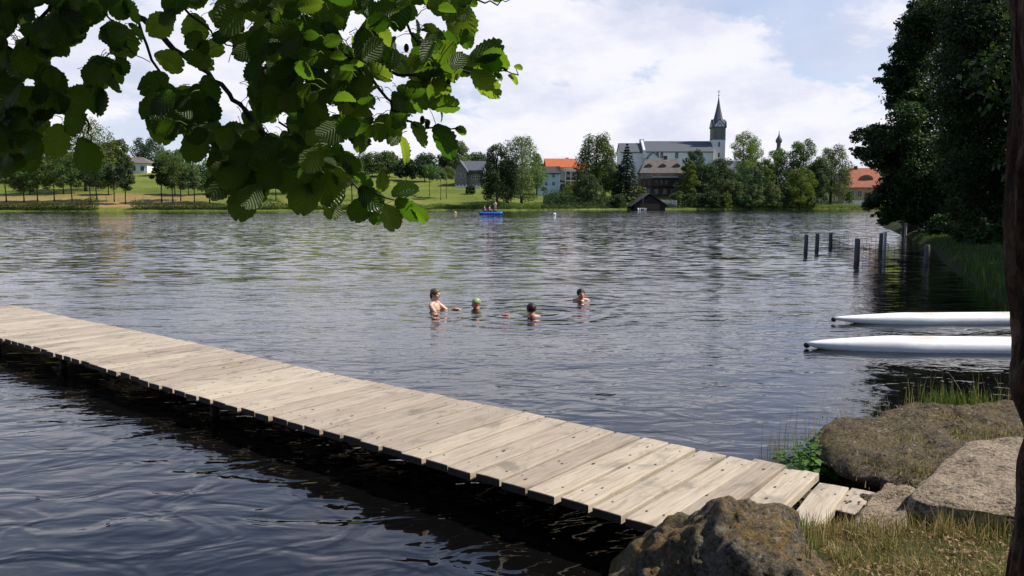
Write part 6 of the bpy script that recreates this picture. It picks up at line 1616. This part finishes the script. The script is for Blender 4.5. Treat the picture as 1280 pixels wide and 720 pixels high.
def bather(loc, face_az, label, sk, hair, s=.215, neck=.10, hz=.30, sh_w=.17, pitch=0., roll=0., hair_kind='short', arms='down', torso=True, cap=False):
    """loc: on the water surface; hz: head centre height above the water. local -y faces face_az"""
    rt = empty('person', (loc.x, loc.y, 0), face_az, label=label, cat='person')
    mb = MB(); hc = Vector((0, 0, hz))
    Mh = Matrix.Rotation(roll, 3, 'Y') @ Matrix.Rotation(pitch, 3, 'X')
    head_mb(mb, hc, s, Mh)
    nb = Vector((0, .02, hz - s * .62 - neck)); capsule(mb, hc + Mh @ Vector((0, .03 * s, -.25 * s)), nb, .24 * s, .27 * s)
    sz = nb.z - .02
    for sx in (-1, 1):
        capsule(mb, nb + Vector((0, 0, -.02)), (sx * sh_w * .8, .02, sz - .03), .05, .052)
    chest = MB  # torso as stacked ellipsoids
    mb.ell((0, .02, sz - .13), (sh_w * .82, .10, .15)); mb.ell((0, .02, sz - .28), (sh_w * .70, .092, .16)); mb.ell((0, .02, sz - .42), (sh_w * .80, .10, .12))
    capsule(mb, (-.07, .03, sz - .45), (-.09, -.12, sz - .82), .078, .052); capsule(mb, (.07, .03, sz - .45), (.10, -.05, sz - .84), .078, .052)
    capsule(mb, (-.09, -.12, sz - .82), (-.09, .02, sz - 1.2), .05, .034); capsule(mb, (.10, -.05, sz - .84), (.10, .12, sz - 1.2), .05, .034)
    capsule(mb, (-.09, .02, sz - 1.22), (-.09, -.13, sz - 1.27), .034, .026); capsule(mb, (.10, .12, sz - 1.22), (.10, -.03, sz - 1.27), .034, .026)
    sl, sr = Vector((-sh_w, .02, sz - .05)), Vector((sh_w, .02, sz - .05))
    if arms == 'reach':
        for S_, sx in ((sl, -1), (sr, 1)):
            e = S_ + Vector((sx * .07, -.17, -.14)); w_ = Vector((e.x - sx * .02, e.y - .20, .015 if sx > 0 else -.06))
            capsule(mb, S_, e, .047, .037); capsule(mb, e, w_, .037, .024); hand(mb, w_, (0, -1, .05 if sx > 0 else -.2), (0, .05, 1), .9)
    elif arms == 'side':
        e = sr + Vector((.13, -.12, -.02)); w_ = Vector((e.x + .07, e.y - .15, .0)); capsule(mb, sr, e, .047, .037); capsule(mb, e, w_, .037, .024); hand(mb, w_, (.8, -.6, .15), (0, 0, 1), .95)
        e = sl + Vector((-.15, -.10, -.16)); w_ = e + Vector((-.05, -.2, -.05)); capsule(mb, sl, e, .047, .037); capsule(mb, e, w_, .037, .024); hand(mb, w_, (.1, -1, 0), (0, 0, 1), .95)
    else:
        for S_, sx in ((sl, -1), (sr, 1)):
            e = S_ + Vector((sx * .14, -.06, -.17)); w_ = e + Vector((sx * .06, -.2, -.02)); capsule(mb, S_, e, .047, .037); capsule(mb, e, w_, .037, .024); hand(mb, w_, (sx * .2, -1, 0), (0, 0, 1), .95)
    remeshed('body', mb, .0065, 3, sk, rt)
    def P(x, y, z): return hc + Mh @ Vector((x * s, y * s, z * s))
    hb = MB()
    if cap:
        hb.ell(P(0, .05, .13), (.365 * s, .43 * s, .40 * s), sub=4, M=Mh)
        geom = [v for v in hb.bm.verts if (Mh.inverted() @ (v.co - hc)).z < s * (.05 + .30 * max(0, -((Mh.inverted() @ (v.co - hc)).y / s)))]
        bmesh.ops.delete(hb.bm, geom=geom, context='VERTS')
        o = hb.build('swim_cap', M_cap, rt, smooth=True); so = o.modifiers.new('t', 'SOLIDIFY'); so.thickness = .006
    else:
        hb.ell(P(0, .06, .15), (.375 * s, .43 * s, .39 * s), sub=4, M=Mh)
        Mi = Mh.inverted()
        geom = []
        for v in hb.bm.verts:
            q = (Mi @ (v.co - hc)) / s
            v.co += v.co.normalized() * 0
            lim = -.22 + .95 * max(0, -q.y + .02)
            if q.z < lim: geom.append(v)
            else:
                v.co += (v.co - hc).normalized() * s * .02 * mnoise.noise(v.co * 90)
        bmesh.ops.delete(hb.bm, geom=geom, context='VERTS')
        if hair_kind == 'tail':
            hb.tube([P(0, .40, .05), P(.02, .50, -.12), P(0, .46, -.38), P(.02, .40, -.55)], [.07 * s, .085 * s, .06 * s, .02 * s], 8)
            hb.ell(P(0, .38, -.1), (.24 * s, .14 * s, .26 * s), sub=3, M=Mh)
        o = hb.build('hair', hair, rt, smooth=True); so = o.modifiers.new('t', 'SOLIDIFY'); so.thickness = .008
    eb = MB()
    for sx in (-1, 1): eb.ell(P(sx * .135, -.335, .015), (.042 * s, .02 * s, .022 * s), sub=2, M=Mh)
    eb.build('eyes', M_eye, rt)
    return rt
p = onZ(544.5, 387, 0); bather(p, R(62), 'bare-chested blond child standing chest-deep and facing right, leftmost of the bathers', M_skin, M_hairb, .24, .0, .315, .15, hair_kind='tail', arms='reach')
p = onZ(595, 385.5, 0); bather(p, R(-65), 'bather in a green swim cap with only the head above water', M_skin2, M_hairk, .23, .0, .10, .15, pitch=R(12), roll=R(14), cap=True)
p = onZ(664, 395, 0); bather(p, R(200), 'dark-haired bather seen from behind, one arm breaking the water', M_skin2, M_hairk, .25, -.05, .12, .19, pitch=R(8), arms='side')
p = onZ(726, 375.5, 0); bather(p, R(14), 'dark-haired bather farthest right, face toward the viewer and shoulders at the surface', M_skin2, M_hairk, .24, -.05, .14, .185, pitch=R(-4))

# ---- blue pedal boat with three riders, far out
M_bluep = simple('blue_plastic', (0.03, 0.14, 0.50), (0.025, 0.11, 0.42), 3, .35, spec=.5)
M_navy = simple('dark_blue_plastic', (0.01, 0.03, 0.12), rough=.5)
M_redv = simple('red_life_vest', (0.40, 0.05, 0.045), rough=.8)
M_greyc = simple('pale_shirt', (0.45, 0.45, 0.47), rough=.8)
pb = onZ(613, 268.3, 0)
boat = empty('pedal_boat', pb, R(6), label='blue pedal boat with riders far out on the lake', cat='pedal boat')
for sy in (-.62, .62):
    mb = MB(); pts = [(-1.85, sy, .36), (-1.7, sy, .24), (-1.0, sy, .14), (1.0, sy, .14), (1.7, sy, .26), (1.9, sy, .42)]; mb.tube(pts, [.10, .24, .30, .30, .24, .09], 14); mb.build('float', M_bluep, boat)
mb = MB(); mb.box(-1.4, 1.4, -.75, .75, .36, .46, bev=.03); mb.box(-.25, .25, -.2, .2, .46, .72, bev=.04); mb.build('deck', M_bluep, boat)
for sx in (-.95, -.1, .8):
    mb = MB(); mb.box(sx - .3, sx + .25, -.55, .55, .462, .62, bev=.03); mb.box(sx - .36, sx - .28, -.55, .55, .62, .98, bev=.02); mb.build('seat', M_navy, boat)
mb = MB()
for q in range(7): mb.box(-1.5 + q * .45, -1.3 + q * .45, -.94, -.90, .12, .34)
mb.build('side_panels', M_navy, boat)
def rider(x, y, az, lb, mtop, s=1.0, stand=False):
    c = Matrix.Rotation(R(6), 3, 'Z') @ Vector((x, y, 0)); rt = empty('person', (pb.x + c.x, pb.y + c.y, .62), az, label=lb, cat='person')
    mb = MB(); b = .42 if not stand else .85
    if stand:
        for sx in (-1, 1): capsule(mb, (sx * .09, 0, .82), (sx * .10, -.02, .42), .085, .058); capsule(mb, (sx * .10, -.02, .42), (sx * .10, .02, -.10), .055, .04); capsule(mb, (sx * .1, .02, -.11), (sx * .1, -.14, -.12), .035, .03)
    else:
        for sx in (-1, 1): capsule(mb, (sx * .09, 0, .08), (sx * .11, -.40, .13), .085, .06); capsule(mb, (sx * .11, -.40, .13), (sx * .11, -.46, -.12), .055, .04); capsule(mb, (sx * .11, -.46, -.12), (sx * .11, -.58, -.13), .035, .03)
        b = .08
    mb.ell((0, 0, b + .05), (.17, .12, .13)); mb.ell((0, .01, b + .22), (.155, .105, .17)); mb.ell((0, .01, b + .40), (.19, .11, .15)); capsule(mb, (0, .01, b + .5), (0, 0, b + .60), .055, .05)
    head_mb(mb, Vector((0, 0, b + .72)), .225, Matrix.Identity(3))
    for sx in (-1, 1):
        e = Vector((sx * .25, -.05, b + .24)); w_ = Vector((sx * .18, -.27, b + .16)); capsule(mb, (sx * .20, .01, b + .47), e, .05, .04); capsule(mb, e, w_, .04, .028); hand(mb, w_, (0, -1, 0), (0, 0, 1), 1.0)
    remeshed('body', mb, .014, 2, M_skin, rt)
    vb = MB(); vb.ell((0, .01, b + .30), (.215, .145, .25), sub=3); vb.build('life_vest', mtop, rt, smooth=True)
    hb = MB(); hb.ell((0, .025, b + .76), (.088, .10, .09), sub=3); hb.build('hair', M_hairk, rt, smooth=True)
rider(-.95, 0, R(90), 'rider in a red vest in the left seat of the blue pedal boat', M_redv)
rider(-.1, 0, R(60), 'rider in a red vest in the middle of the blue pedal boat', M_redv)
rider(.8, .05, R(0), 'rider in a pale top standing at the right of the blue pedal boat', M_greyc, stand=True)

# buoys and duck
M_buoyy = simple('yellow_buoy', (0.6, 0.5, 0.15), rough=.4)
for (px, py, m_, lb) in [(569, 266.5, M_buoyy, 'small yellowish buoy left of the pedal boat'), (693, 268.5, M_boatw, 'small white buoy right of the pedal boat')]:
    p = onZ(px, py, 0); rt = empty('buoy', p, label=lb, cat='buoy'); mb = MB(); mb.ell((0, 0, .10), (.27, .27, .24), sub=3); mb.build('float', m_, rt); mb = MB(); mb.tube([(0, 0, .3), (0, 0, .62)], [.05, .04], 8); mb.build('handle', M_navy, rt)
M_duck = simple('brown_duck_plumage', (0.06, 0.045, 0.035), (0.03, 0.025, 0.02), 20, .7)
p = onZ(192, 278, 0); rt = empty('duck', (p.x, p.y, 0), R(20), label='small dark duck swimming alone off the left shore', cat='duck')
mb = MB(); mb.ell((0, 0, .06), (.22, .11, .10)); mb.ell((-.2, 0, .11), (.09, .04, .035)); capsule(mb, (.14, 0, .1), (.19, 0, .24), .045, .035); mb.ell((.21, 0, .27), (.065, .045, .05)); mb.ell((.285, 0, .26), (.04, .022, .012), sub=2)
remeshed('body', mb, .012, 2, M_duck, rt)
